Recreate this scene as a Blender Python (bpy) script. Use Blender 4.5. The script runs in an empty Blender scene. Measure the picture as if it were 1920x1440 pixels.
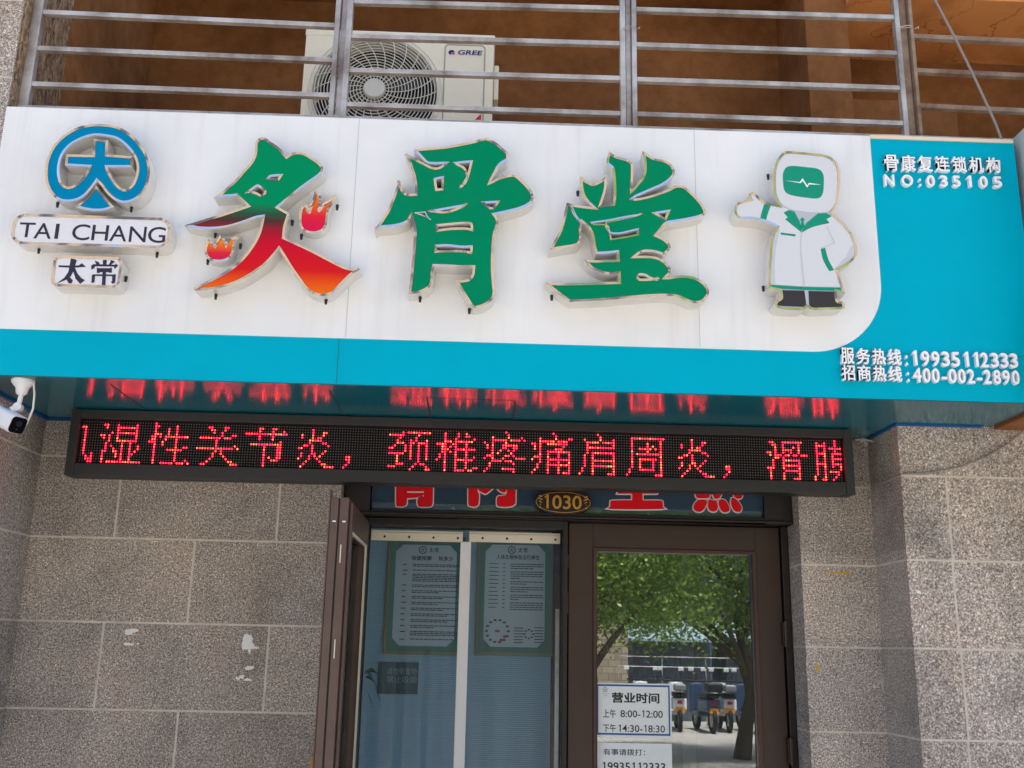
import bpy, bmesh, math, random
from mathutils import Vector, Matrix
from mathutils.geometry import tessellate_polygon
random.seed(7)
S = bpy.context.scene
COL = S.collection
rad = math.radians

# ---------------------------------------------------------------- camera
FOC = 1915.24
PITCH, YAW, ROLL = rad(14.5587), rad(1.5623), rad(1.1737)
CAM = Vector((0.0, -4.0, 1.6))
_f = Vector((math.sin(YAW)*math.cos(PITCH), math.cos(YAW)*math.cos(PITCH), math.sin(PITCH)))
_r = _f.cross(Vector((0, 0, 1))).normalized()
_u = _r.cross(_f)
RGT = _r*math.cos(ROLL) + _u*math.sin(ROLL)
UPV = _u*math.cos(ROLL) - _r*math.sin(ROLL)
cd = bpy.data.cameras.new("camera")
cd.sensor_fit = 'HORIZONTAL'; cd.sensor_width = 36.0
cd.lens = FOC/1920*36.0
cd.clip_start = 0.05; cd.clip_end = 500
cam = bpy.data.objects.new("camera", cd); COL.objects.link(cam)
cam.matrix_world = Matrix(((RGT.x, UPV.x, -_f.x, CAM.x), (RGT.y, UPV.y, -_f.y, CAM.y), (RGT.z, UPV.z, -_f.z, CAM.z), (0, 0, 0, 1)))
S.camera = cam

# ---------------------------------------------------------------- sky and sun
SUN_EL, SUN_AZ = rad(72), rad(20)        # sun stands behind the building, a little to the right
W = bpy.data.worlds.new("World"); S.world = W; W.use_nodes = True
nt = W.node_tree
sky = nt.nodes.new('ShaderNodeTexSky'); sky.sky_type = 'NISHITA'; sky.sun_disc = False
sky.sun_elevation = SUN_EL; sky.sun_rotation = SUN_AZ; sky.dust_density = 3.0; sky.ozone_density = 1.0; sky.air_density = 1.0
bg = nt.nodes['Background']; bg.inputs['Strength'].default_value = 0.15
nt.links.new(sky.outputs[0], bg.inputs[0])
sl = bpy.data.lights.new("sun", 'SUN'); sl.energy = 4.9; sl.angle = rad(0.5); sl.color = (1, .95, .87)
sun = bpy.data.objects.new("sun", sl); COL.objects.link(sun)
sd = Vector((math.sin(SUN_AZ)*math.cos(SUN_EL), math.cos(SUN_AZ)*math.cos(SUN_EL), math.sin(SUN_EL)))
sun.rotation_euler = (-sd).to_track_quat('-Z', 'Y').to_euler()
sun.location = (3, 8, 14)
S.view_settings.view_transform = 'Standard'; S.view_settings.look = 'None'
S.view_settings.exposure = 1.24; S.view_settings.gamma = 1.0
S.view_settings.use_white_balance = True
S.view_settings.white_balance_temperature = 6300; S.view_settings.white_balance_tint = 10
S.cycles.max_bounces = 8; S.cycles.transparent_max_bounces = 12; S.cycles.diffuse_bounces = 4; S.cycles.glossy_bounces = 4
S.cycles.caustics_reflective = False; S.cycles.caustics_refractive = False
S.cycles.use_denoising = True

# ---------------------------------------------------------------- helpers
def ray(x, y):
    return RGT*((x-960)/FOC) + UPV*(-(y-720)/FOC) + _f
def on_y(x, y, Y):
    d = ray(x, y); return CAM + d*((Y-CAM.y)/d.y)
def on_z(x, y, Z):
    d = ray(x, y); return CAM + d*((Z-CAM.z)/d.z)
def lin(c):
    return c/12.92 if c <= .04045 else ((c+.055)/1.055)**2.4
def rgb(r, g, b):
    return (lin(r/255), lin(g/255), lin(b/255), 1)

class MB:
    def __init__(s): s.v = []; s.f = []; s.m = []
    def add(s, vs, fs, m=0):
        o = len(s.v); s.v += [tuple(v) for v in vs]
        for f in fs: s.f.append([i+o for i in f]); s.m.append(m)
    def box(s, x0, x1, y0, y1, z0, z1, m=0):
        s.add([(x0,y0,z0),(x1,y0,z0),(x1,y1,z0),(x0,y1,z0),(x0,y0,z1),(x1,y0,z1),(x1,y1,z1),(x0,y1,z1)],
              [(0,3,2,1),(4,5,6,7),(0,1,5,4),(1,2,6,5),(2,3,7,6),(3,0,4,7)], m)
    def tube(s, pts, r, n=8, m=0, cap=True):
        pts = [Vector(p) for p in pts]; rs = r if isinstance(r, (list, tuple)) else [r]*len(pts)
        vs = []; fs = []; prev = None
        for i, p in enumerate(pts):
            t = (pts[min(i+1, len(pts)-1)]-pts[max(i-1, 0)]).normalized()
            a = prev if prev is not None else (Vector((0,0,1)) if abs(t.z) < .9 else Vector((1,0,0)))
            a = (a - t*a.dot(t)).normalized(); b = t.cross(a); prev = a
            for k in range(n):
                w = 2*math.pi*k/n; vs.append(p+(a*math.cos(w)+b*math.sin(w))*rs[i])
        for i in range(len(pts)-1):
            for k in range(n): fs.append((i*n+k, i*n+(k+1)%n, (i+1)*n+(k+1)%n, (i+1)*n+k))
        if cap:
            fs.append(tuple(range(n))[::-1]); fs.append(tuple((len(pts)-1)*n+k for k in range(n)))
        s.add(vs, fs, m)
    def prism(s, loops, y0, y1, m=0, side=None):
        """loops of (X,Z): outer then holes; front at y0 (towards the viewer), back at y1"""
        side = m if side is None else side
        flat = [p for l in loops for p in l]; n = len(flat)
        tris = tessellate_polygon([[Vector((p[0], p[1], 0)) for p in l] for l in loops])
        s.add([(p[0], y0, p[1]) for p in flat], [tuple(t) for t in tris], m)
        if y1 is None: return
        s.add([(p[0], y1, p[1]) for p in flat], [tuple(t)[::-1] for t in tris], m)
        for l in loops:
            k = len(l)
            s.add([(p[0], y0, p[1]) for p in l]+[(p[0], y1, p[1]) for p in l], [(i, (i+1)%k, (i+1)%k+k, i+k) for i in range(k)], side)
    def build(s, name, mats, parent=None, bevel=0, smooth=False, recalc=True, seg=2):
        me = bpy.data.meshes.new(name); me.from_pydata(s.v, [], s.f)
        mats = mats if isinstance(mats, (list, tuple)) else [mats]
        for m in mats: me.materials.append(m)
        for p, mi in zip(me.polygons, s.m): p.material_index = mi; p.use_smooth = smooth
        if recalc:
            bm = bmesh.new(); bm.from_mesh(me); bmesh.ops.remove_doubles(bm, verts=bm.verts, dist=1e-6)
            bmesh.ops.recalc_face_normals(bm, faces=bm.faces); bm.to_mesh(me); bm.free()
        me.update()
        o = bpy.data.objects.new(name, me); COL.objects.link(o)
        if parent is not None: put(o, parent)
        if bevel:
            b = o.modifiers.new('bevel', 'BEVEL'); b.width = bevel; b.segments = seg; b.limit_method = 'ANGLE'; b.angle_limit = rad(40)
        if smooth:
            try: me.set_sharp_from_angle(angle=rad(40))
            except Exception: pass
        return o

def put(o, parent):
    o.parent = parent
    w = Vector((0, 0, 0)); p = parent
    while p is not None: w += p.location; p = p.parent
    o.location = -w
    return o
def tag(o, label, cat, group=None):
    o['label'] = label; o['category'] = cat
    if group: o['group'] = group
    return o
def thing(name, label, cat, loc=(0,0,0), group=None):
    o = bpy.data.objects.new(name, None); COL.objects.link(o); o.location = loc; o.empty_display_size = .1
    return tag(o, label, cat, group)
def copy_tree(o, parent=None):
    c = o.copy(); COL.objects.link(c)
    if parent is not None: c.parent = parent
    for ch in list(o.children): copy_tree(ch, c)
    return c

# ---------------------------------------------------------------- materials
def mat(name, col=(.5,.5,.5,1), rough=.5, metal=0, spec=.5, **kw):
    m = bpy.data.materials.new(name); m.use_nodes = True
    b = m.node_tree.nodes['Principled BSDF']
    b.inputs['Base Color'].default_value = col; b.inputs['Roughness'].default_value = rough
    b.inputs['Metallic'].default_value = metal; b.inputs['Specular IOR Level'].default_value = spec
    for k, v in kw.items(): b.inputs[k.replace('_', ' ')].default_value = v
    return m
def N(m, t, **kw):
    n = m.node_tree.nodes.new(t)
    for k, v in kw.items(): setattr(n, k, v)
    return n
def L(m, a, b): m.node_tree.links.new(a, b)
def coords(m, scale=(1,1,1)):
    g = N(m, 'ShaderNodeNewGeometry'); mp = N(m, 'ShaderNodeMapping'); mp.inputs['Scale'].default_value = scale
    L(m, g.outputs['Position'], mp.inputs['Vector']); return mp.outputs[0]
def noise(m, vec, scale, detail=4, rough=.55, dist=0):
    n = N(m, 'ShaderNodeTexNoise'); n.inputs['Scale'].default_value = scale; n.inputs['Detail'].default_value = detail
    n.inputs['Roughness'].default_value = rough; n.inputs['Distortion'].default_value = dist
    L(m, vec, n.inputs['Vector']); return n.outputs['Fac']
def ramp(m, fac, stops, interp='LINEAR'):
    r = N(m, 'ShaderNodeValToRGB'); r.color_ramp.interpolation = interp
    e = r.color_ramp.elements
    while len(e) < len(stops): e.new(.5)
    for x, (p, c) in zip(e, stops): x.position = p; x.color = c
    L(m, fac, r.inputs[0]); return r.outputs[0]
def mix(m, fac, a, b, mode='MIX'):
    x = N(m, 'ShaderNodeMix', data_type='RGBA', blend_type=mode)
    for inp, v in ((x.inputs[0], fac), (x.inputs[6], a), (x.inputs[7], b)):
        if isinstance(v, (int, float, tuple)): inp.default_value = v
        else: L(m, v, inp)
    return x.outputs[2]
def bump(m, h, strength=.3, dist=.002):
    b = N(m, 'ShaderNodeBump'); b.inputs['Strength'].default_value = strength; b.inputs['Distance'].default_value = dist
    L(m, h, b.inputs['Height']); L(m, b.outputs[0], m.node_tree.nodes['Principled BSDF'].inputs['Normal'])
def base(m, c): L(m, c, m.node_tree.nodes['Principled BSDF'].inputs['Base Color'])
def roughn(m, c): L(m, c, m.node_tree.nodes['Principled BSDF'].inputs['Roughness'])

def worn(name, col, rough=.5, metal=0, amount=.25, scale=6, dark=None, spec=.5, bumpy=0):
    """a paint / metal with soft large-scale dirt"""
    m = mat(name, col, rough, metal, spec)
    v = coords(m)
    f = noise(m, v, scale, 6, .65)
    d = dark or tuple(c*(1-amount) for c in col[:3])+(1,)
    base(m, ramp(m, f, [(.35, d), (.62, col)]))
    f2 = noise(m, v, scale*9, 3)
    r = N(m, 'ShaderNodeMapRange'); r.inputs[3].default_value = max(.02, rough-.1); r.inputs[4].default_value = min(1, rough+.12)
    L(m, f2, r.inputs[0]); roughn(m, r.outputs[0])
    if bumpy: bump(m, noise(m, v, bumpy, 2), .25, .002)
    return m

def granite(name, k=1.0):
    m = mat(name, rough=.75, spec=.3)
    v = coords(m)
    f1 = noise(m, v, 175, 3, .75, .6)
    f2 = noise(m, v, 420, 2, .6)
    f3 = noise(m, v, 3.2, 6, .65)
    f4 = noise(m, coords(m, (1, 1, .35)), 1.3, 5, .7)
    def g(r, gg, b):
        c = rgb(r, gg, b); return (c[0]*k, c[1]*k, c[2]*k, 1)
    c1 = ramp(m, f1, [(.33, g(62, 59, 58)), (.45, g(110, 105, 102)), (.55, g(148, 143, 138)), (.68, g(206, 200, 193))])
    c2 = ramp(m, f2, [(.34, (.5,.49,.48,1)), (.5, (1,1,1,1)), (.66, (1.2,1.18,1.16,1))])
    c3 = ramp(m, f3, [(.30, (.70,.69,.71,1)), (.5, (1,1,1,1)), (.70, (1.16,1.09,1.05,1))])
    c4 = ramp(m, f4, [(.34, (.84,.80,.74,1)), (.6, (1.03,1.03,1.03,1))])
    # every slab a little lighter, darker or pinker than its neighbour
    sp = N(m, 'ShaderNodeSeparateXYZ'); L(m, v, sp.inputs[0])
    def mth(op, a, b):
        n = N(m, 'ShaderNodeMath', operation=op)
        for q, x in ((0, a), (1, b)):
            if isinstance(x, (int, float)): n.inputs[q].default_value = x
            else: L(m, x, n.inputs[q])
        return n.outputs[0]
    row = mth('FLOOR', mth('DIVIDE', mth('SUBTRACT', sp.outputs['Z'], .096), .3145), 0)
    colx = mth('FLOOR', mth('DIVIDE', mth('ADD', mth('ADD', sp.outputs['X'], .17), mth('MULTIPLY', mth('MODULO', row, 2), .31)), .62), 0)
    cb = N(m, 'ShaderNodeCombineXYZ'); L(m, row, cb.inputs[0]); L(m, colx, cb.inputs[1])
    wn = N(m, 'ShaderNodeTexWhiteNoise', noise_dimensions='2D'); L(m, cb.outputs[0], wn.inputs['Vector'])
    c5 = ramp(m, wn.outputs['Value'], [(0, (.80,.80,.82,1)), (.5, (1,.98,.97,1)), (1, (1.14,1.11,1.08,1))])
    c = mix(m, .75, c1, c2, 'MULTIPLY'); c = mix(m, 1, c, c3, 'MULTIPLY'); c = mix(m, 1, c, c4, 'MULTIPLY'); c = mix(m, .8, c, c5, 'MULTIPLY')
    base(m, c); bump(m, f1, .3, .002)
    return m

M = {}
M['granite'] = granite('granite', 1.75)
M['mortar'] = worn('mortar', rgb(214,206,194), .9, amount=.25, scale=14)
m = M['white_panel'] = mat('white_panel', rgb(238,240,242), .36)
v = coords(m); c1 = ramp(m, noise(m, v, 1.8, 5), [(.35, rgb(230,232,234)), (.6, rgb(239,241,243))])
c2 = ramp(m, noise(m, coords(m, (14,1,.7)), 2.2, 4, .6), [(.30, (.93,.925,.91,1)), (.46, (1,1,1,1))])
base(m, mix(m, .7, c1, c2, 'MULTIPLY')); bump(m, noise(m, coords(m, (.8,1,1.2)), 2.4, 1), .12, .01)
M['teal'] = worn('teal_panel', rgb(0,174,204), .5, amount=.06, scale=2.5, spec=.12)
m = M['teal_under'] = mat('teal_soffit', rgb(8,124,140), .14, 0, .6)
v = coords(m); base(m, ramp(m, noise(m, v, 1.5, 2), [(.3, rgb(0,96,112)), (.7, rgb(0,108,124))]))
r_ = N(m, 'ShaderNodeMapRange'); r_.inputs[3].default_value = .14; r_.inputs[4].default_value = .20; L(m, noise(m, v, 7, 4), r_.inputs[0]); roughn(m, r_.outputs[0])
M['blue_tape'] = mat('blue_edge_film', rgb(6,82,150), .4)
M['seam'] = mat('seam_gap', rgb(70,84,90), .8)  # dark grey joint colour
M['steel_side'] = worn('brushed_steel_side', rgb(228,225,220), .4, .35, amount=.12, scale=9)
m = M['chrome'] = mat('polished_steel_rim', rgb(236,232,226), .08, 1.0)
v = coords(m); bump(m, noise(m, v, 7, 1, .5), .3, .014)
M['green'] = worn('green_acrylic', rgb(0,136,94), .14, amount=.07, scale=5, spec=.1)
M['logo_blue'] = worn('blue_acrylic', rgb(0,134,182), .2, amount=.06, scale=7, spec=.1)
M['acrylic_white'] = worn('white_acrylic', rgb(226,228,234), .3, amount=.03, scale=6)
M['ink'] = mat('dark_purple_ink', rgb(38,30,58), .5)
M['hole'] = mat('dark_seam_and_hole_shade', rgb(30,26,22), .9)
M['black_plastic'] = worn('black_plastic', rgb(26,25,26), .5, amount=.2, scale=10)
M['led_frame'] = worn('led_frame_black', rgb(36,36,38), .42, amount=.25, scale=7)
M['led_panel'] = mat('led_matrix_mask', rgb(12,10,12), .7, spec=.2)
M['diode_off'] = mat('diode_unlit', rgb(128,120,116), .35)
m = M['diode_on'] = mat('diode_lit', (.3,.01,.01,1), .4)
b_ = m.node_tree.nodes['Principled BSDF']; b_.inputs['Emission Strength'].default_value = 8.5
oi = coords(m); wn = N(m, 'ShaderNodeTexWhiteNoise', noise_dimensions='3D')
sn = N(m, 'ShaderNodeVectorMath', operation='SNAP'); sn.inputs[1].default_value = (.01,.5,.01); L(m, oi, sn.inputs[0]); L(m, sn.outputs[0], wn.inputs['Vector'])
L(m, ramp(m, wn.outputs['Value'], [(0, (.8,.002,.022,1)), (.45, (1,.006,.018,1)), (.75, (1,.016,.012,1)), (1, (1,.05,.02,1))]), b_.inputs['Emission Color'])
m = M['galv'] = worn('galvanised_steel', rgb(208,206,204), .38, .5, amount=.4, scale=5, dark=rgb(140,128,118), bumpy=60)
M['galv_dark'] = worn('rusty_steel', rgb(160,142,124), .65, .2, amount=.5, scale=7, dark=rgb(112,86,68), bumpy=60)
M['bronze_frame'] = worn('bronze_aluminium', rgb(62,48,42), .42, .35, amount=.2, scale=4)
M['bronze_light'] = worn('bronze_leaf_edge', rgb(98,80,72), .45, .25, amount=.25, scale=5)
M['bronze_dark'] = worn('dark_frame', rgb(34,28,26), .5, .2, amount=.25, scale=4)
M['pvc'] = worn('ivory_pvc', rgb(222,214,192), .45, amount=.07, scale=8)
M['ac_body'] = worn('ivory_painted_steel', rgb(242,236,214), .45, amount=.06, scale=5)
M['ac_white'] = worn('white_grille_plastic', rgb(222,220,208), .4, amount=.06, scale=8)
M['ac_dark'] = mat('fan_shroud_dark', rgb(24,22,24), .7)
M['ac_blade'] = mat('fan_blade_grey', rgb(58,54,50), .5)
M['ac_groove'] = mat('panel_groove_grey', rgb(160,160,152), .6)
m = M['ochre'] = mat('brown_stained_render', rgb(120,78,48), .9, spec=.1)
v = coords(m); c1 = ramp(m, noise(m, v, 1.6, 6, .6), [(.3, rgb(106,70,42)), (.55, rgb(144,98,60)), (.75, rgb(164,114,72))])
c2 = ramp(m, noise(m, v, 14, 5, .7), [(.3, (.8,.78,.76,1)), (.6, (1.05,1.05,1.05,1))])
base(m, mix(m, 1, c1, c2, 'MULTIPLY')); bump(m, noise(m, v, 40, 4), .25, .004)
m = M['ochre_lit'] = mat('lit_ochre_render', rgb(178,118,66), .9)  # daylight on the right bay's ceiling painted in as a lighter orange
v = coords(m); c1 = ramp(m, noise(m, v, 2.6, 6, .62, .6), [(.3, rgb(186,118,62)), (.6, rgb(226,154,86))])
w_ = N(m, 'ShaderNodeTexVoronoi', feature='DISTANCE_TO_EDGE'); w_.inputs['Scale'].default_value = 1.3; nz = N(m, 'ShaderNodeTexNoise'); nz.inputs['Scale'].default_value = 3.5; nz.inputs['Detail'].default_value = 5; L(m, v, nz.inputs['Vector']); va = N(m, 'ShaderNodeVectorMath', operation='MULTIPLY_ADD'); va.inputs[1].default_value = (.9,.9,.9); L(m, nz.outputs['Color'], va.inputs[0]); L(m, v, va.inputs[2]); L(m, va.outputs[0], w_.inputs['Vector'])
base(m, mix(m, 1, c1, ramp(m, w_.outputs['Distance'], [(0, (.5,.42,.36,1)), (.012, (1,1,1,1))]), 'MULTIPLY')); bump(m, noise(m, v, 30, 4), .2, .004)
m = M['rough_stone'] = mat('rough_brown_stone', rgb(130,104,80), .9)
v = coords(m, (1,1,.45)); f = noise(m, v, 40, 5, .75, 1.2)
base(m, ramp(m, f, [(.36, rgb(70,50,36)), (.5, rgb(138,112,86)), (.66, rgb(190,164,132))])); bump(m, f, .8, .01)
M['wood'] = worn('orange_wood', rgb(150,92,44), .5, amount=.35, scale=8)
M['neighbour'] = worn('pale_grey_sign_board', rgb(188,196,194), .5, amount=.08, scale=5)
M['strip_white'] = worn('white_magnet_strip', rgb(228,228,230), .45, amount=.05, scale=8)
M['cable'] = mat('grey_cable', rgb(140,132,128), .6)
M['cable_white'] = mat('white_cable', rgb(222,218,205), .5)
M['cam_white'] = worn('camera_white', rgb(226,228,232), .3, amount=.04, scale=20)
M['paper'] = worn('white_paper', rgb(222,228,230), .6, amount=.05, scale=20)
M['print_blue'] = mat('blue_print', rgb(0,86,150), .5)
M['print_black'] = mat('black_print', rgb(22,24,26), .5)
M['print_green'] = mat('green_print', rgb(0,120,90), .5)
M['red_vinyl'] = mat('red_vinyl', rgb(208,4,22), .5, spec=.2)
M['white_vinyl'] = mat('white_vinyl', rgb(206,202,204), .45)
M['gold'] = mat('gold_paint', rgb(214,160,72), .32, .6)
M['plaque'] = mat('dark_lacquer', rgb(34,24,22), .3)
M['yellow_paint'] = mat('yellow_paint', rgb(196,156,40), .7)
M['scrap'] = worn('torn_white_paper', rgb(232,234,234), .85, amount=.05, scale=60)
M['lettering_white'] = mat('white_acrylic_letter', rgb(246,246,250), .35)
M['poster_paper'] = mat('poster_paper', rgb(172,186,198), .7)
M['poster_green'] = mat('poster_green', rgb(58,112,100), .7)
M['poster_gold'] = mat('poster_gold_edge', rgb(112,108,66), .5, .3)
M['poster_ink'] = mat('poster_ink', rgb(46,58,58), .8)
M['poster_red'] = mat('poster_red', rgb(150,60,60), .8)
m = M['blue_wall'] = mat('ribbed_blue_wall', rgb(112,140,164), .7)
v = coords(m); wv = N(m, 'ShaderNodeTexWave', wave_type='BANDS', bands_direction='Z'); wv.inputs['Scale'].default_value = 38; wv.inputs['Distortion'].default_value = 1.2; wv.inputs['Detail'].default_value = 2; wv.inputs['Detail Scale'].default_value = 3
L(m, v, wv.inputs['Vector']); base(m, ramp(m, wv.outputs['Fac'], [(.15, rgb(126,158,180)), (.5, rgb(142,174,194))])); bump(m, wv.outputs['Fac'], .25, .003)
M['brick_dark'] = worn('dark_brick', rgb(84,66,60), .9, amount=.4, scale=9)
M['interior'] = worn('dim_interior_wall', rgb(120,118,114), .8, amount=.1, scale=2)

def glassy(name, ior, tint, rough=0.0, alpha_white=0.0, body=(.6,.64,.66,1)):
    m = bpy.data.materials.new(name); m.use_nodes = True; t = m.node_tree; t.nodes.clear()
    out = t.nodes.new('ShaderNodeOutputMaterial'); mx = t.nodes.new('ShaderNodeMixShader')
    fr = t.nodes.new('ShaderNodeFresnel'); fr.inputs['IOR'].default_value = ior
    tr = t.nodes.new('ShaderNodeBsdfTransparent'); tr.inputs[0].default_value = tint
    gl = t.nodes.new('ShaderNodeBsdfGlossy'); gl.inputs['Roughness'].default_value = rough
    t.links.new(fr.outputs[0], mx.inputs[0]); t.links.new(tr.outputs[0], mx.inputs[1]); t.links.new(gl.outputs[0], mx.inputs[2])
    if alpha_white:
        df = t.nodes.new('ShaderNodeBsdfDiffuse'); df.inputs[0].default_value = body
        m2 = t.nodes.new('ShaderNodeMixShader'); m2.inputs[0].default_value = alpha_white
        t.links.new(mx.outputs[0], m2.inputs[1]); t.links.new(df.outputs[0], m2.inputs[2]); t.links.new(m2.outputs[0], out.inputs[0])
    else: t.links.new(mx.outputs[0], out.inputs[0])
    return m
M['door_glass'] = glassy('reflective_door_glass', 3.3, (.62,.72,.74,1), 0, .025, (.55,.66,.64,1))  # faint pale diffuse body paints a haze over the reflections
M['transom_glass'] = glassy('transom_glass', 2.6, (.12,.18,.24,1), 0, .42, (.08,.14,.22,1))  # navy diffuse body paints in the display's dark reflection
M['clear_vinyl'] = glassy('clear_curtain_vinyl', 1.35, (.78,.86,.91,1), .12, .07, (.42,.52,.6,1))

# ---------------------------------------------------------------- text
_tc = {}
def _raw(body, off):
    c = bpy.data.curves.new('txt', 'FONT'); c.body = body; c.size = 1; c.offset = off; c.fill_mode = 'FRONT'; c.resolution_u = 4
    o = bpy.data.objects.new('txt', c); COL.objects.link(o)
    dg = bpy.context.evaluated_depsgraph_get(); me = bpy.data.meshes.new_from_object(o.evaluated_get(dg))
    bm = bmesh.new(); bm.from_mesh(me); bmesh.ops.remove_doubles(bm, verts=bm.verts, dist=1e-5)
    bm.verts.index_update(); vs = [(v.co.x, v.co.y) for v in bm.verts]; fs = [[v.index for v in f.verts] for f in bm.faces]
    ed = []
    for e in bm.edges:
        if len(e.link_faces) == 1:
            lp = e.link_loops[0]; ed.append((lp.vert.index, lp.link_loop_next.vert.index))
    bm.free(); bpy.data.objects.remove(o); bpy.data.curves.remove(c); bpy.data.meshes.remove(me)
    return vs, fs, ed
def _char(ch, off):
    """(vertices (x, y, layer), faces, boundary edges, advance) of one character"""
    k = (ch, off)
    if k in _tc: return _tc[k]
    if ch == ' ': r = ([], [], [], .3)
    elif ch == '1':                                        # a figure one with a flag
        w = .085+2*off; v = [(.30-w,0),(.30,0),(.30,.727),(.30-w*.8,.727),(.10,.625),(.10,.625-w*.95),(.30-w,.727-w*1.25)]
        v = [(x+.06, y, 0) for x, y in v]
        r = (v, [(0,1,2,6),(2,3,6),(3,4,5,6)], [(i, (i+1) % 7) for i in range(7)], .52)
    else:
        cjk = ord(ch) > 0x2e80
        vs, fs, ed = _raw(ch, 0 if cjk else off)
        a = _raw(ch+'I', 0)[0]; b = _raw('I', 0)[0]
        adv = 1.0 if cjk else max(p[0] for p in a)-max(p[0] for p in b)
        V, Fc, E_ = [], [], []
        for n, (dx, dy) in enumerate([(0,0)]+([(-1,-.8),(1,.8),(-1,.8),(1,-.8),(1,0),(-1,0)] if cjk and off else [])):
            o = len(V); V += [(x+dx*off, y+dy*off, n) for x, y in vs]
            Fc += [[i+o for i in f] for f in fs]; E_ += [(p+o, q+o) for p, q in ed]
        r = (V, Fc, E_, adv)
    _tc[k] = r
    return r
def put_text(mb, body, x0, x1, z0, z1, yf, depth=0.0, off=0.0, m=0, mode='fit', slope=0.0, zs=None):
    """mode fit: ink box -> given box;  mode cap: baseline z0, capital height z1-z0, ink width -> x0..x1"""
    vs, fs, ed, pen = [], [], [], 0
    for ch in body:
        v, f, e, adv = _char(ch, off); o = len(vs)
        vs += [(x+pen, y, n) for x, y, n in v]; fs += [[i+o for i in q] for q in f]; ed += [(a+o, b+o) for a, b in e]; pen += adv
    ax = min(v[0] for v in vs); bx = max(v[0] for v in vs); az = min(v[1] for v in vs); bz = max(v[1] for v in vs)
    kx = (x1-x0)/max(1e-6, bx-ax)
    if mode == 'fit': kz = (z1-z0)/max(1e-6, bz-az); oz = az
    else: kz = (z1-z0)/.727; oz = 0
    P = [(x0+(v[0]-ax)*kx, yf+v[2]*.00012, z0+(v[1]-oz)*kz) for v in vs]
    mb.add(P, [tuple(f) for f in fs], m)
    if depth:
        n = len(P)
        mb.add(P+[(x, y+depth, z) for x, y, z in P], [(b, a, a+n, b+n) for a, b in ed], m)

# ---------------------------------------------------------------- the ground
g = MB(); g.box(-60, 60, -60, 20, -.3, 0)
mg = mat('paving', rough=.85); v = coords(mg)
bt = N(mg, 'ShaderNodeTexBrick'); bt.inputs['Scale'].default_value = 2.5; bt.inputs['Mortar Size'].default_value = .012
bt.inputs['Color1'].default_value = rgb(176,170,160); bt.inputs['Color2'].default_value = rgb(160,154,146); bt.inputs['Mortar'].default_value = rgb(120,116,110)
L(mg, v, bt.inputs['Vector']); base(mg, mix(mg, .5, bt.outputs['Color'], ramp(mg, noise(mg, v, .8, 6), [(.3, rgb(140,134,126)), (.7, rgb(190,184,174))])))
o = g.build('pavement', mg); o['kind'] = 'structure'

# ---------------------------------------------------------------- the building
XL, XR = -1.73, 1.548           # inner corners of the two pilasters
YLP, YRP = -.665, -.30          # fronts of the two pilasters
ZS = 2.445                      # underside of the sign box
YF = -.67                       # front of the sign box
DX0, DX1, DZ = -.552, 1.254, 2.36   # doorway
BLD = thing('shop_building', 'granite tiled shop building with a brown open balcony above the signboard', 'building', (0, 0, 0))
def joints(mb, hs, vs, y, x0, x1, m=1, w=.0075):
    for z in hs: mb.box(x0, x1, y-.0015, y+.004, z-w/2, z+w/2, m)
    for x, za, zb in vs: mb.box(x-w/2, x+w/2, y-.0015, y+.004, za+w/2, zb-w/2, m)
HL = [.41, .725, 1.04, 1.355, 1.669, 1.984, 2.298]
HR = [.39, .70, 1.012, 1.3235, 1.632, 1.943, 2.252]
# wall left of the doorway
w = MB(); w.box(XL, DX0, 0, .30, 0, 3.4)
vv = []
for i in range(len(HL)-1):
    for x in ((-1.41, -.79) if i % 2 == 1 else (-1.10,)): vv.append((x, HL[i], HL[i+1]))
for x in (-1.41, -.79): vv.append((x, HL[-1], 2.6))
# rows: [1.355..1.669] carries -1.41/-.79
joints(w, HL, vv, 0, XL, DX0)
w.build('wall', [M['granite'], M['mortar']], BLD)
# wall right of the doorway
w = MB(); w.box(DX1, XR, 0, .30, 0, 3.4); joints(w, HR, [], 0, DX1, XR)
for z in HR: w.box(DX1-.0015, DX1+.004, .006, .20, z-.0037, z+.0037, 1)
w.build('wall', [M['granite'], M['mortar']], BLD)
# lintel above the doorway
w = MB(); w.box(DX0, DX1, .003, .30, DZ, 3.4); w.build('lintel', [M['granite']], BLD)
# pilasters
w = MB(); w.box(-3.4, XL, YLP, .30, 0, 7.5)
for z in HL+[2.61, 2.925, 3.24, 3.555, 3.87, 4.185, 4.5]:
    w.box(XL-.004, XL+.0015, YLP+.006, -.006, z-.0037, z+.0037, 1)
    w.box(-3.4, XL-.006, YLP-.0015, YLP+.004, z-.0037, z+.0037, 1)
w.build('pilaster', [M['granite'], M['mortar']], BLD)
w = MB(); w.box(XR, 4.2, YRP, .30, 0, 3.4)
for z in HR: w.box(XR-.0015, XR+.004, YRP+.006, -.006, z-.0037, z+.0037, 1)
vv = []
for i, z in enumerate(HR):
    zt = HR[i+1] if i+1 < len(HR) else 2.6
    a = on_y(1780, 975, YRP).x if i % 2 == 1 else on_y(1807, 1302, YRP).x
    if i == len(HR)-1: vv.append((2.6, z, zt)); continue
    for k in (0, .62, 1.24): vv.append((a+k, z, zt))
joints(w, HR, vv, YRP, XR, 4.2)
w.build('pilaster', [M['granite'], M['mortar']], BLD)
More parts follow.
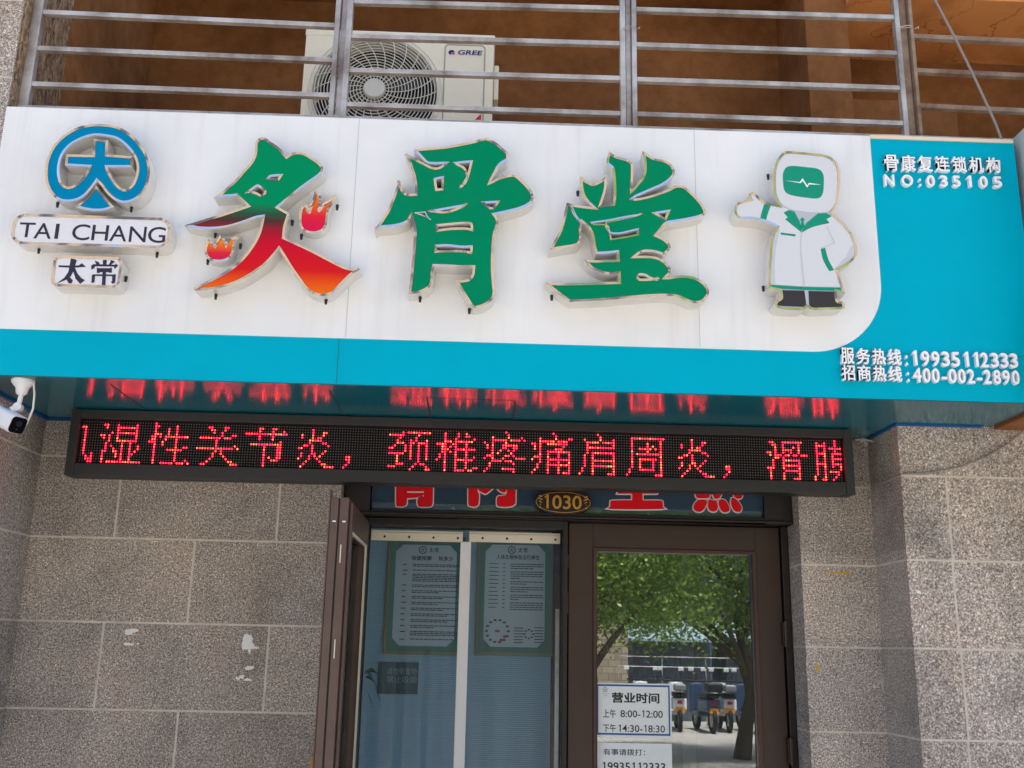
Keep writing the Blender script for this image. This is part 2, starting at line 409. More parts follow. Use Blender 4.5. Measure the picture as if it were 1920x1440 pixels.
# balcony: slab, back wall, ceilings, right bay
w = MB(); w.box(XL, 4.2, -.55, .30, 3.402, 3.44); w.box(XL, 4.2, .30, 1.2, 3.2, 3.44); w.build('balcony_floor', M['ochre'], BLD)
w = MB(); w.box(-3.4, 4.2, .62, .80, 3.44, 7.5); w.build('balcony_back_wall', M['ochre'], BLD)
w = MB(); w.box(XL, 1.66, .30, .62, 4.80, 4.98); w.build('balcony_ceiling', M['ochre'], BLD)
w = MB(); w.box(1.66, 4.2, .10, .62, 4.58, 4.98); w.build('balcony_ceiling', M['ochre_lit'], BLD)
w = MB(); w.box(1.46, 1.66, .18, .62, 3.44, 4.80); w.box(1.66, 2.2, .30, .62, 3.44, 4.16); w.build('balcony_pier', M['ochre'], BLD)
w = MB(); w.box(-3.4, 4.2, .30, .8, 4.98, 7.6); w.box(-3.4, 4.2, .8, 7.5, 3.2, 7.6); w.box(-12, -3.4, -.6, 7.5, 0, 7.6); w.box(4.2, 14, -.3, 7.5, 0, 7.6)  # unseen building mass, height set to shade the front and sunlight the pavement
w.build('unseen_upper_floors', M['granite'], BLD)
w = MB(); w.box(XL+.001, XL+.012, -.655, -.30, 3.44, 6.0); w.build('rough_return', M['rough_stone'], BLD)
w = MB(); w.box(XL+.001, XL+.008, -.30, .62, 3.44, 4.80); w.build('balcony_side_wall', M['ochre'], BLD)
# room behind the doorway
w = MB()
w.box(-1.2, 2.2, 3.0, 3.1, 0, 2.8); w.box(-1.3, -1.2, .31, 3.1, 0, 2.8); w.box(2.2, 2.3, .31, 3.1, 0, 2.8); w.box(-1.3, 2.3, .31, 3.1, 2.8, 2.9)
w.build('interior_wall', M['interior'], BLD)

# ---------------------------------------------------------------- entrance frame with transom
DB = .08; KB = (4.12+DB)/4.12; zk = lambda z: 1.6+(z-1.6)*KB      # door leaves stand DB further in
YD = .12+DB
YT0 = .10
EF = thing('entrance_frame', 'dark bronze door frame with a transom window across the top of the doorway', 'door frame', (.35, YD, 0))
tz0 = on_y(1060,963,YT0).z; tz1 = 2.345; TX0 = on_y(697,935,YT0).x; TX1 = on_y(1431,950,YT0).x
w = MB()
HZ = zk(2.097)
w.box(DX0+.002, -.448*KB, .14, .28, 0, HZ); w.box(1.20*KB, DX1-.003, .15, .28, 0, HZ)
w.box(DX0+.002, TX0, .075, .28, HZ, DZ-.002); w.box(TX1, DX1-.003, .075, .28, HZ, DZ-.002)
w.box(TX0, TX1, .075, .28, tz1, DZ-.002); w.box(TX0, TX1, .075, .28, HZ, tz0)
w.box(DX0+.004, DX1-.005, .060, .075, HZ+.002, HZ+.012)
w.build('frame', M['bronze_dark'], EF, bevel=.003)
w = MB(); w.box(TX0, TX1, .10, .106, tz0, tz1); tp = w.build('transom_pane', M['transom_glass'], EF)
# left half: fixed inner frame around the curtained opening
w = MB(); w.box(.326*KB, .345*KB, .065+DB, .19+DB, 0, HZ-.001); w.box(-.448*KB+.001, .326*KB, .065+DB, .19+DB, zk(2.066), HZ-.001)
w.build('frame', M['bronze_dark'], EF, bevel=.002)

def zpoly(pts, o, sc, Y):
    """pixel polygon of a zoomed crop (origin o, scale sc) -> (X,Z) on the plane Y"""
    r = []
    for p in pts:
        q = on_y(o[0]+p[0]/sc, o[1]+p[1]/sc, Y); r.append((q.x, q.z))
    return r
def smooth_loop(pts, n=4):
    """pts (x,y[,1=corner]); Catmull-Rom between corners"""
    P = [(p[0], p[1], len(p) > 2) for p in pts]; k = len(P); out = []
    for i in range(k):
        a, b = P[i], P[(i+1) % k]; pa, pb = P[i-1], P[(i+2) % k]
        p0 = a if a[2] else pa; p3 = b if b[2] else pb
        for j in range(n):
            t = j/n; t2 = t*t; t3 = t2*t
            q = [.5*((2*a[c])+(-p0[c]+b[c])*t+(2*p0[c]-5*a[c]+4*b[c]-p3[c])*t2+(-p0[c]+3*a[c]-3*b[c]+p3[c])*t3) for c in (0, 1)]
            out.append(tuple(q))
    r = []
    for q in out:
        if not r or math.hypot(q[0]-r[-1][0], q[1]-r[-1][1]) > .6: r.append(q)
    if math.hypot(r[0][0]-r[-1][0], r[0][1]-r[-1][1]) < .6: r.pop()
    return r
def area(l): return .5*sum(l[i][0]*l[(i+1)%len(l)][1]-l[(i+1)%len(l)][0]*l[i][1] for i in range(len(l)))
def inset(l, w):
    """move a CCW loop inwards by w (mitred, limited)"""
    n = len(l); out = []
    for i in range(n):
        a, b, c = l[i-1], l[i], l[(i+1) % n]
        e1 = (b[0]-a[0], b[1]-a[1]); e2 = (c[0]-b[0], c[1]-b[1]); l1 = math.hypot(*e1) or 1e-9; l2 = math.hypot(*e2) or 1e-9
        n1 = (-e1[1]/l1, e1[0]/l1); n2 = (-e2[1]/l2, e2[0]/l2)
        s = (n1[0]+n2[0], n1[1]+n2[1]); d = s[0]*s[0]+s[1]*s[1]
        k = 2/max(d, .45)
        out.append((b[0]+s[0]*w*k/1.0, b[1]+s[1]*w*k/1.0))
    return out

# red vinyl lettering on the transom (its upper half runs up behind the display)
YV = .096
def vinyl(poly, o, sc, grow=.006):
    l = zpoly(smooth_loop(poly, 3), o, sc, YV)
    if area(l) < 0: l = l[::-1]
    return l
O1, K1 = (690, 880), 4.923
O2, K2 = (1080, 900), 4.8
vin = [
 (O1, K1, [(262,60,1),(600,60,1),(600,170),(598,300),(592,330),(570,345),(480,345),(460,330),(455,290),(470,265),(515,250,1),(515,240,1),(440,262,1),(360,268,1),(358,310),(345,335),(310,343),(275,340),(258,310)]),
 (O1, K1, [(928,60,1),(1000,60,1),(1012,200),(1025,230),(1022,310),(1005,338),(970,345),(940,338),(925,305)]),
 (O1, K1, [(1010,60,1),(1290,60,1),(1280,190),(1250,215),(1215,200),(1175,165),(1135,190),(1090,225),(1055,215),(1015,180)]),
 (O1, K1, [(1290,60,1),(1362,60,1),(1362,290),(1350,325),(1310,345),(1215,345),(1190,325),(1190,270),(1205,248),(1255,242),(1280,215)]),
 (O2, K2, [(505,30,1),(595,30,1),(600,185,1),(760,185),(780,205),(780,240),(765,262),(320,262),(308,240),(310,200),(330,185),(505,182,1)]),
 (O2, K2, [(370,80,1),(735,80,1),(730,118),(700,124),(400,124),(375,115)]),
 (O2, K2, [(1065,60,1),(1205,60,1),(1205,130),(1190,162),(1120,165),(1080,150)]),
 (O2, K2, [(1222,60,1),(1310,60,1),(1305,140),(1270,170),(1235,150)]),
 (O2, K2, [(1405,60,1),(1505,60,1),(1495,150),(1465,170),(1425,150)]),
 (O2, K2, [(1085,190),(1130,178),(1175,185),(1175,215),(1150,265),(1115,288),(1075,278),(1055,245)]),
 (O2, K2, [(1195,178),(1240,185),(1265,190),(1275,250),(1255,282),(1215,282),(1190,255),(1188,215)]),
 (O2, K2, [(1290,180),(1335,178),(1365,215),(1382,255),(1370,285),(1330,292),(1300,265),(1285,220)]),
 (O2, K2, [(1400,165),(1425,165),(1460,195),(1490,245),(1480,282),(1445,288),(1415,265),(1395,210)]),
]
for idx in ((0,), (1, 2, 3), (4, 5), (6, 7, 8, 9, 10, 11, 12)):
    wr = MB(); ww = MB()
    for q in idx:
        l = vinyl(vin[q][2], vin[q][0], vin[q][1]); l = [(x, min(z, 2.343)) for x, z in l]
        wr.prism([l], YV-.0012-.0001*q, YV-.0002-.0001*q); ww.prism([inset(l, -.0045)], YV+.0002+.00015*q, YV+.0036)
    if idx == (0,):
        for pl in ([(362,205),(515,205),(515,217),(362,217)],): wr.prism([zpoly(pl, O1, K1, YV)[::-1]], YV-.0022, YV-.0014, 1)
    e_ = ww.build('character_outline', M['white_vinyl'], tp); wr.build('red_character', [M['red_vinyl'], M['white_vinyl']], e_)

# ---------------------------------------------------------------- door leaves
def leaf(name, label, cat, x0, x1, z0, z1, frame_w, top_w, material, inner):
    x0 *= KB; x1 *= KB; z1 = zk(z1); t = thing(name, label, cat, ((x0+x1)/2, .1+DB, 0))
    w = MB(); y0, y1 = .085+DB, .145+DB
    w.box(x0, x0+frame_w, y0, y1, z0, z1); w.box(x1-frame_w, x1, y0, y1, z0, z1)
    w.box(x0+frame_w, x1-frame_w, y0, y1, z1-top_w, z1); w.box(x0+frame_w, x1-frame_w, y0, y1, z0, z0+.25)
    w.build('frame', material, t, bevel=.003)
    gx0, gx1, gz0, gz1 = x0+frame_w, x1-frame_w, z0+.25, z1-top_w
    w = MB(); k = .014
    w.box(gx0, gx0+k, y0-.006, y1, gz0, gz1); w.box(gx1-k, gx1, y0-.006, y1, gz0, gz1); w.box(gx0+k, gx1-k, y0-.006, y1, gz1-k, gz1); w.box(gx0+k, gx1-k, y0-.006, y1, gz0, gz0+k)
    w.build('glazing_bead', inner, t, bevel=.002)
    w = MB(); w.box(gx0+k, gx1-k, .112+DB, .118+DB, gz0+k, gz1-k); w.build('pane', M['door_glass'], t)
    return t
M['bead'] = worn('red_brown_bead', rgb(70,44,38), .4, .2, amount=.2, scale=8)
dr = leaf('door_leaf', 'closed right hand bronze door leaf with tree reflections in its glass', 'door', .350, 1.196, .02, 2.094, .100, .098, M['bronze_frame'], M['bead'])
for zz in (1.68, 1.24):
    w = MB(); hx = 1.199*KB; w.tube([(hx, .078+DB-.02, zz-.05), (hx, .078+DB-.02, zz+.05)], .009, 10); w.box(hx-.012, hx+.012, .079+DB-.02, .085+DB, zz-.045, zz+.045)
    w.build('hinge', M['bronze_frame'], dr)
for za, zb in ((1.92,1.975),(1.74,1.83)):
    w = MB(); w.box(.338*KB,.349*KB,.072+DB,.084+DB,za,zb); w.build('latch_plate', M['bronze_frame'], dr, bevel=.002)
# the leaf that stands open at right angles to the wall
op = thing('door_leaf', 'open bronze door leaf seen edge on in front of the granite wall', 'door', (-.47, -.2, 0))
w = MB(); ya, yb = -.52, .155; xa, xb = -.512, -.452
w.box(xa, xa+.026, ya, ya+.09, .02, 2.09); w.box(xa+.030, xb, ya+.004, ya+.094, .02, 2.09)
w.box(xa, xb, ya+.094, yb, 1.985, 2.088); w.box(xa, xb, ya+.094, yb, .02, .25); w.box(xa, xb, yb-.09, yb, .25, 1.985)
w.box(xa-.006, xa-.001, ya+.002, ya+.03, .02, 2.115)
w.box(xb+.001, xb+.012, ya+.03, ya+.06, .02, 2.075)
w.build('frame', M['bronze_light'], op, bevel=.004)
w = MB(); w.box(xb-.002, xb+.006, ya+.094, ya+.104, .25, 1.985); w.box(xb-.002, xb+.006, yb-.10, yb-.09, .25, 1.985); w.box(xb-.002, xb+.006, ya+.104, yb-.10, 1.975, 1.985); w.build('glazing_bead', M['pvc'], op)
w = MB(); w.box(xb+.0015, xb+.008, ya+.066, ya+.080, .02, 2.0); w.build('glass_edge', mat('glass_edge_green', rgb(120,140,130), .2), op)
for zz in (1.93, 1.62): w = MB(); w.box(xa+.040, xa+.0435, ya+.0025, ya+.006, zz-.06, zz); w.build('edge_scuff', M['pvc'], op)
w = MB(); w.box(xa+.027, xa+.029, ya+.006, ya+.05, .02, 2.085); w.build('rubber_seal', M['black_plastic'], op)
w = MB(); w.box(-.485, -.479, ya+.094, yb-.09, .25, 1.985); w.build('pane', M['door_glass'], op)
for x, z in ((-.503, 2.005), (-.470, 2.005)): w = MB(); w.box(x, x+.011, ya-.0015, ya+.004, z, z+.005); w.build('slot_plate', M['acrylic_white'], op)

# ---------------------------------------------------------------- curtain, posters, inner wall
YC = .150+DB
def curtain(name, label, x0, x1, zt, side):
    t = thing(name, label, 'curtain', ((x0+x1)/2, YC, zt), 'magnetic vinyl door curtains')
    w = MB(); w.box(x0, x1, YC-.016, YC-.004, zt-.042, zt-.008); w.build('top_rail', M['pvc'], t, bevel=.002)
    w = MB(); w.box(x0, x1, YC-.012, YC-.003, zt-.007, zt); w.build('top_strip', M['pvc'], t)
    for k in range(4):
        xx = x0+.055+k*(x1-x0-.075)/3
        r = MB(); r.tube([(xx, YC-.0165, zt-.026), (xx, YC-.0135, zt-.026)], .0052, 10); r.build('rivet', M['black_plastic'], t)
    n = 26; w = MB(); vs = []; 
    for j in range(2):
        for i in range(n+1):
            x = x0+(x1-x0)*i/n; vs.append((x, YC+.002+.004*math.sin(i*.9+j*.6), (zt-.03) if j == 0 else .03))
    w.add(vs, [(i, i+1, n+2+i, n+1+i) for i in range(n)]); w.build('vinyl_sheet', M['clear_vinyl'], t, smooth=True, recalc=False)
    w = MB()
    xs0, xs1 = (x1-.008, x1+.026) if side > 0 else (x0-.026, x0+.008)
    w.box(xs0, xs1, YC-.02 if side > 0 else YC-.017, YC-.013 if side > 0 else YC-.010, .03, zt-.043)
    xr = xs0 if side > 0 else xs1-.009
    for i in range(240): w.box(xr, xr+.009, YC-.0215 if side > 0 else YC-.0185, YC-.020 if side > 0 else YC-.017, .04+i*.008, .0445+i*.008)
    w.build('magnetic_strip', M['strip_white'], t)
    return t
curtain('door_curtain', 'clear vinyl door curtain hanging beside the open door leaf', on_y(697,1000,YC).x, on_y(868,1005,YC).x, on_y(780,996,YC).z, 1)
curtain('door_curtain', 'clear vinyl door curtain hanging next to the closed door leaf', on_y(880,1005,YC).x, on_y(1050,1010,YC).x, on_y(960,999,YC).z, -1)
YW = .46
w = MB(); w.box(on_y(640,1200,YW).x, on_y(1033,1200,YW).x, YW, YW+.05, 0, 2.4)
tag(w.build('partition_wall', M['blue_wall']), 'ribbed blue partition wall behind the vinyl door curtains', 'partition')
w = MB(); w.box(on_y(1033,1200,YW).x+.002, on_y(1070,1200,YW).x+.25, YW+.01, YW+.06, 0, 2.4)
tag(w.build('brick_pier', M['brick_dark']), 'dark brick pier behind the right curtain edge', 'wall')
w = MB(); x = on_y(1044,1200,.3).x; w.box(x-.006, x+.010, .3, .33, .6, on_y(1044,1142,.3).z)
tag(w.build('metal_post', M['galv']), 'slim grey metal post inside the doorway beside the closed leaf', 'post')

def poster(name, label, cx, cy, w_px, h_px, kind):
    y = YW
    a = on_y(cx[0], cy[0], y-.02); b = on_y(cx[1], cy[1], y-.02)
    x0, x1, z1, z0 = a.x, b.x, a.z, b.z
    t = thing(name, label, 'poster', ((x0+x1)/2, y-.01, z0), 'framed treatment posters')
    W_, H_ = x1-x0, z1-z0
    q = MB(); q.box(x0, x1, y-.018, y-.002, z0, z1); q.build('frame', M['poster_gold'], t, bevel=.002)
    q = MB(); q.box(x0+.012, x1-.006, y-.0195, y-.0182, z0+.012, z1-.005); q.build('border', M['poster_green'], t)
    i = .035; c = .03
    q = MB(); l = [(x0+i+c, z0+i), (x1-i-c, z0+i), (x1-i, z0+i+c), (x1-i, z1-i-c), (x1-i-c, z1-i), (x0+i+c, z1-i), (x0+i, z1-i-c), (x0+i, z0+i+c)]
    q.prism([l], y-.0210, y-.0197); q.build('sheet', M['poster_paper'], t)
    yf = y-.0222
    X = lambda u: x0+u*W_
    Z = lambda u: z1-u*H_
    q = MB()
    # round mark and name
    ring = [(X(.45)+.017*math.cos(k*.3142), Z(.115)+.017*math.sin(k*.3142)) for k in range(20)]
    q.prism([ring, [(X(.45)+(p[0]-X(.45))*.8, Z(.115)+(p[1]-Z(.115))*.8) for p in ring]], yf, None)
    put_text(q, '大', X(.45)-.012, X(.45)+.012, Z(.115)-.012, Z(.115)+.012, yf)
    put_text(q, '太常', X(.53), X(.66), Z(.135), Z(.092), yf, off=.01)
    if kind == 0:
        put_text(q, '保健按摩', X(.31), X(.57), Z(.205), Z(.165), yf, off=.02); put_text(q, '知多少', X(.66), X(.85), Z(.205), Z(.165), yf, off=.02)
        rows = [2, 1, 5, 2, 2, 2, 2, 2, 2, 2, 2, 3, 1]; z = .235; rnd = random.Random(3)
        for n_ in rows:
            q.box(X(.20), X(.20+.06*rnd.uniform(.7,1.2)), yf, yf+.001, Z(z+.012), Z(z+.004))
            for k in range(n_):
                u = .33
                while u < .93:
                    d = rnd.uniform(.02,.07); q.box(X(u), X(min(.94,u+d)), yf, yf+.001, Z(z+.0095+k*.0145), Z(z+.002+k*.0145)); u += d+.008
                    if k == n_-1 and n_ > 1 and u > .6 and rnd.random() < .3: break
            z += .020+.0145*n_
    else:
        put_text(q, '人体生物钟及五行养生', X(.25), X(.82), Z(.195), Z(.155), yf, off=.02)
        rnd = random.Random(5); z = .23
        for k in range(12):
            q.box(X(.16), X(.16+.12*rnd.uniform(.8,1.1)), yf, yf+.001, Z(z+.008), Z(z+.002)); q.box(X(.34), X(.37), yf, yf+.001, Z(z+.008), Z(z+.001)); z += .0335
        z = .23
        for n_ in (3, 4, 2, 3, 3, 4):
            for k in range(n_):
                u = .44
                while u < .86:
                    d = rnd.uniform(.02,.06); q.box(X(u), X(min(.87,u+d)), yf, yf+.001, Z(z+.0085+k*.0185), Z(z+.001+k*.0185)); u += d+.007
                    if k == n_-1 and u > .55 and rnd.random() < .5: break
            z += .010+.0185*n_
        for k in range(14):
            a_ = k*2*math.pi/14; q.box(X(.285)+.046*math.cos(a_)-.006, X(.285)+.046*math.cos(a_)+.006, yf, yf+.001, Z(.80)+.046*math.sin(a_)-.004, Z(.80)+.046*math.sin(a_)+.004)
        for k in range(6): q.box(X(.50), X(.62), yf, yf+.001, Z(.775+k*.024), Z(.768+k*.024)); q.box(X(.76), X(.88), yf, yf+.001, Z(.77+k*.024), Z(.763+k*.024))
        for k in range(8):
            a_ = k*math.pi/4; q.box(X(.69)+.018*math.cos(a_)-.004, X(.69)+.018*math.cos(a_)+.004, yf, yf+.001, Z(.82)+.018*math.sin(a_)-.003, Z(.82)+.018*math.sin(a_)+.003)
        r = MB(); r.box(X(.255), X(.315), yf-.0004, yf+.0005, Z(.81), Z(.79))
        for u_, v_ in ((.38,.845),(.335,.875)): r.tube([(X(u_), yf-.0004, Z(v_)), (X(u_), yf+.0005, Z(v_))], .007, 12)
        r.build('red_mark', M['poster_red'], t)
    q.build('print', M['poster_ink'], t)
poster('poster', 'green bordered poster of dense text behind the left vinyl curtain', (729, 866), (1005, 1229), 0, 0, 0)
poster('poster', 'green bordered poster with a round chart behind the right vinyl curtain', (896, 1036), (1005, 1231), 0, 0, 1)
# small dark notice below the left poster
a = on_y(710,1241,YW-.01); b = on_y(783,1302,YW-.01)
t = thing('notice', 'small dark green notice on the blue partition below the left poster', 'notice', ((a.x+b.x)/2, YW-.01, b.z))
w = MB(); w.box(a.x, b.x, YW-.008, YW-.001, b.z, a.z); w.build('board', mat('dark_green_notice', rgb(34,62,72), .6), t)
w = MB(); put_text(w, '请勿带宠物', a.x+.036, b.x-.008, a.z-.05, a.z-.022, YW-.009); put_text(w, '禁止吸烟', a.x+.036, b.x-.008, a.z-.083, a.z-.055, YW-.009); w.build('print', mat('pale_teal_print', rgb(120,160,164), .6), t)
# plant leaves at the left edge
t = thing('potted_plant', 'dark narrow leaves of a plant behind the left vinyl curtain', 'plant', tuple(on_y(690,1300,.32)))
w = MB(); rl = random.Random(2)
for (sx, sy), (ex, ey), bend in (((686,1258),(719,1336),.02),((688,1262),(714,1318),.03),((686,1270),(712,1300),.02),((684,1262),(722,1296),.04),((680,1280),(700,1330),.01)):
    A = on_y(sx, sy, .30); B = on_y(ex, ey, .26)
    n = 8; vs = []
    for i in range(n+1):
        u = i/n; p = A.lerp(B, u)+Vector((0,0,bend*math.sin(math.pi*u))); wd = .009*math.sin(math.pi*min(1,u*.9+.12))
        vs += [(p.x-wd*.6, p.y, p.z+wd), (p.x, p.y-.003, p.z), (p.x+wd*.6, p.y, p.z-wd)]
    w.add(vs, [f for i in range(n) for f in ((i*3, i*3+1, i*3+4, i*3+3), (i*3+1, i*3+2, i*3+5, i*3+4))])
w.build('leaf', mat('dark_leaf', rgb(50,72,48), .5), t, recalc=False)
w = MB(); A = on_y(684,1262,.30); w.tube([(A.x-.03, .30, .3), (A.x-.02, .30, A.z)], .008); w.tube([(A.x-.05,.32,0),(A.x-.05,.32,.3)], [.09,.12], 16); w.build('pot', M['brick_dark'], t)
# white strip of the inner curtain seen through the closed leaf
x0 = on_y(1276,1200,.28).x; x1 = on_y(1300,1200,.28).x
w = MB(); w.box(x0, x1, .28, .284, .03, 2.05)
for i in range(250): w.box(x1-.008, x1, .2785, .2798, .04+i*.008, .0445+i*.008)
tag(w.build('curtain_strip', M['pvc']), 'white ribbed curtain strip hanging behind the glass of the closed leaf', 'curtain strip')

# ---------------------------------------------------------------- papers on the door glass
YP = .108+DB
def mini_logo(q, x, z, r, y):
    ring = [(x+r*math.cos(k*.2618), z+r*math.sin(k*.2618)) for k in range(24)]
    q.prism([ring, [(x+(p[0]-x)*.84, z+(p[1]-z)*.84) for p in ring]], y, None)
    put_text(q, '大', x-r*.6, x+r*.6, z-r*.7, z+r*.62, y, off=.01)
t = thing('hours_notice', 'white opening hours notice with a blue border on the closed leaf glass', 'notice', tuple(on_y(1188,1383,YP)))
a = on_y(1116,1280,YP); b = on_y(1260,1385,YP); x0, x1, z1, z0 = a.x, b.x, a.z, b.z
w = MB(); w.box(x0, x1, YP-.001, YP+.002, z0, z1); w.build('paper', M['paper'], t)
w = MB(); i, k = .006, .012
l = [(x0+i, z0+i+.004), (x1-i, z0+i+.004), (x1-i, z1-i+.001), (x0+i, z1-i+.001)]; h = [(x0+k, z0+k+.005), (x1-k, z0+k+.005), (x1-k, z1-k), (x0+k, z1-k)]
w.prism([l, h], YP-.0018, None); w.build('border', M['print_blue'], t)
def zb(x, y): p = on_y(1100+x/8.47, 1270+y/8.47, YP); return p.x, p.z
def ptext(q, s, xa, ya, xb, yb, off=0.0):
    A = zb(xa, ya); B = zb(xb, yb); put_text(q, s, A[0], B[0], B[1], A[1], YP-.002, off=off)
w = MB()
ptext(w, '营业时间', 398, 236, 1155, 418, .032); w.build('heading', M['print_black'], t); w = MB()
ptext(w, '上午', 258, 505, 465, 645, .012); ptext(w, '8:00-12:00', 535, 515, 1208, 645, .008); w.build('text_line', M['print_black'], t); w = MB()
ptext(w, '下午', 258, 738, 465, 872, .012); ptext(w, '14:30-18:30', 508, 748, 1243, 878, .008)
w.build('text_line', M['print_black'], t)
w = MB(); lx, lz = zb(293, 195); mini_logo(w, lx, lz, .0095, YP-.002); ptext(w, 'TAI CHANG', 250, 250, 360, 264); ptext(w, '太常', 268, 280, 322, 302); w.build('logo', M['print_green'], t)
t = thing('phone_notice', 'white phone number notice on the closed leaf below the opening hours', 'notice', tuple(on_y(1188,1470,YP)))
a = on_y(1115,1392,YP); b = on_y(1261,1480,YP)
w = MB(); w.box(a.x, b.x, YP-.001, YP+.002, b.z, a.z); w.build('paper', M['paper'], t)
w = MB(); ptext(w, '有事请拨打：', 262, 1130, 930, 1245, .008); w.build('text_line', M['print_black'], t); w = MB(); ptext(w, '19935112333', 258, 1340, 1250, 1500, .012); w.build('lettering', M['print_black'], t)

# ---------------------------------------------------------------- house number plaque
c = on_y(1056,942,.055); t = thing('number_plaque', 'dark oval house number plaque with gold digits on the transom', 'plaque', tuple(c))
rx, rz = .116, .0485; c = on_y(1056,942,.055)
ell = lambda k: [(c.x+rx*k*math.cos(i*.1309), c.z+(rz-(1-k)*rx)*math.sin(i*.1309)) for i in range(48)]
w = MB(); w.prism([ell(1)], .055, .069); w.build('board', M['plaque'], t, bevel=.002)
w = MB(); w.prism([ell(.94), ell(.922)], .0535, None)
put_text(w, '1030', c.x-.074, c.x+.074, c.z-.027, c.z+.030, .0535, off=.012)
for s in (-1, 1):
    for i in range(5): w.tube([(c.x+s*(.088+.006*math.cos(i)), .0538, c.z-.024+i*.011), (c.x+s*(.094-.004*math.cos(i)), .0538, c.z-.018+i*.011)], .0012, 5)
w.build('digits', M['gold'], t)
w = MB(); w.box(c.x-.03, c.x+.03, .069, .0995, c.z-.02, c.z+.02); w.build('bracket', M['black_plastic'], t)

# ---------------------------------------------------------------- the signboard
SGN = thing('signboard', 'long white and teal shop signboard box across the front above the door', 'signboard', (0, YF, ZS))
SX0, SX1, SZ1 = -1.727, 1.905, 3.432
w = MB(); w.box(SX0, SX1, YF, -.30, ZS+.004, SZ1); w.build('teal_board', M['teal'], SGN)
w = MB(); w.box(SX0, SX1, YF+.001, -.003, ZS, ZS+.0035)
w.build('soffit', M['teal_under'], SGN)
# white panel, rounded at lower right
px1 = on_y(1641,400,YF).x; pz0 = 2.608; R_ = .255
l = [(SX0, pz0)]
for i in range(17): a_ = -math.pi/2+i*math.pi/32; l.append((px1-R_+R_*math.cos(a_), pz0+R_+R_*math.sin(a_)))
l += [(px1, SZ1+.001), (SX0, SZ1+.001)]
w = MB(); w.prism([l], YF-.004, YF); w.build('white_panel', M['white_panel'], SGN)
M['grey_seam'] = mat('grey_seam', rgb(190,194,198), .7); M['teal_seam'] = mat('teal_seam', rgb(0,126,152), .7)
for xs in (on_y(661,430,YF).x, on_y(1306,430,YF).x): w = MB(); w.box(xs-.001, xs+.001, YF-.0048, YF-.0042, pz0+.004, SZ1-.002); w.build('panel_seam', M['grey_seam'], SGN)
w = MB(); xs = on_y(634,670,YF).x; w.box(xs-.0015, xs+.0015, YF-.0012, YF-.0002, ZS+.006, pz0-.002); w.build('panel_seam', M['teal_seam'], SGN); w = MB()
zs = on_y(1740,664,YF).z; w.box(px1-.1, SX1, YF-.0012, YF-.0002, zs-.001, zs+.001)
w.build('panel_seam', M['teal_seam'], SGN)
w = MB(); w.box(px1, SX1-.004, YF-.006, YF-.0002, SZ1-.009, SZ1+.004); w.build('top_trim', mat('cream_trim', rgb(236,214,190), .5), SGN)
# hatch in the soffit and blue film along its edges
w = MB(); A = on_z(800,745,ZS); B = on_z(966,751,ZS); Cc = on_z(808,786,ZS); D = on_z(960,792,ZS)
for p, q in ((A, B), (B, D), (D, Cc), (Cc, A)):
    d = (q-p).normalized(); n_ = Vector((-d.y, d.x, 0))*.002
    w.add([p+n_+Vector((0,0,-.0015)), q+n_+Vector((0,0,-.0015)), q-n_+Vector((0,0,-.0015)), p-n_+Vector((0,0,-.0015))], [(0,1,2,3)])
w.build('hatch_seam', M['hole'], SGN, recalc=False)
for u in (on_z(640,770,ZS), on_z(262,760,ZS)): w = MB(); w.box(u.x-.001, u.x+.001, -.6, -.05, ZS-.0015, ZS-.0005); w.build('soffit_seam', M['hole'], SGN)
for e in ((XR-.012, SX1-.04, YRP-.018, YRP-.002, ZS-.006), (XR-.014, XR-.0015, YRP-.002, -.002, ZS-.006), (XL+.002, XL+.016, YLP+.02, -.002, ZS-.008), (XL+.016, -1.48, -.016, -.002, ZS-.007)):
    w = MB(); w.box(*e, ZS-.0008); w.build('edge_film', M['blue_tape'], SGN)

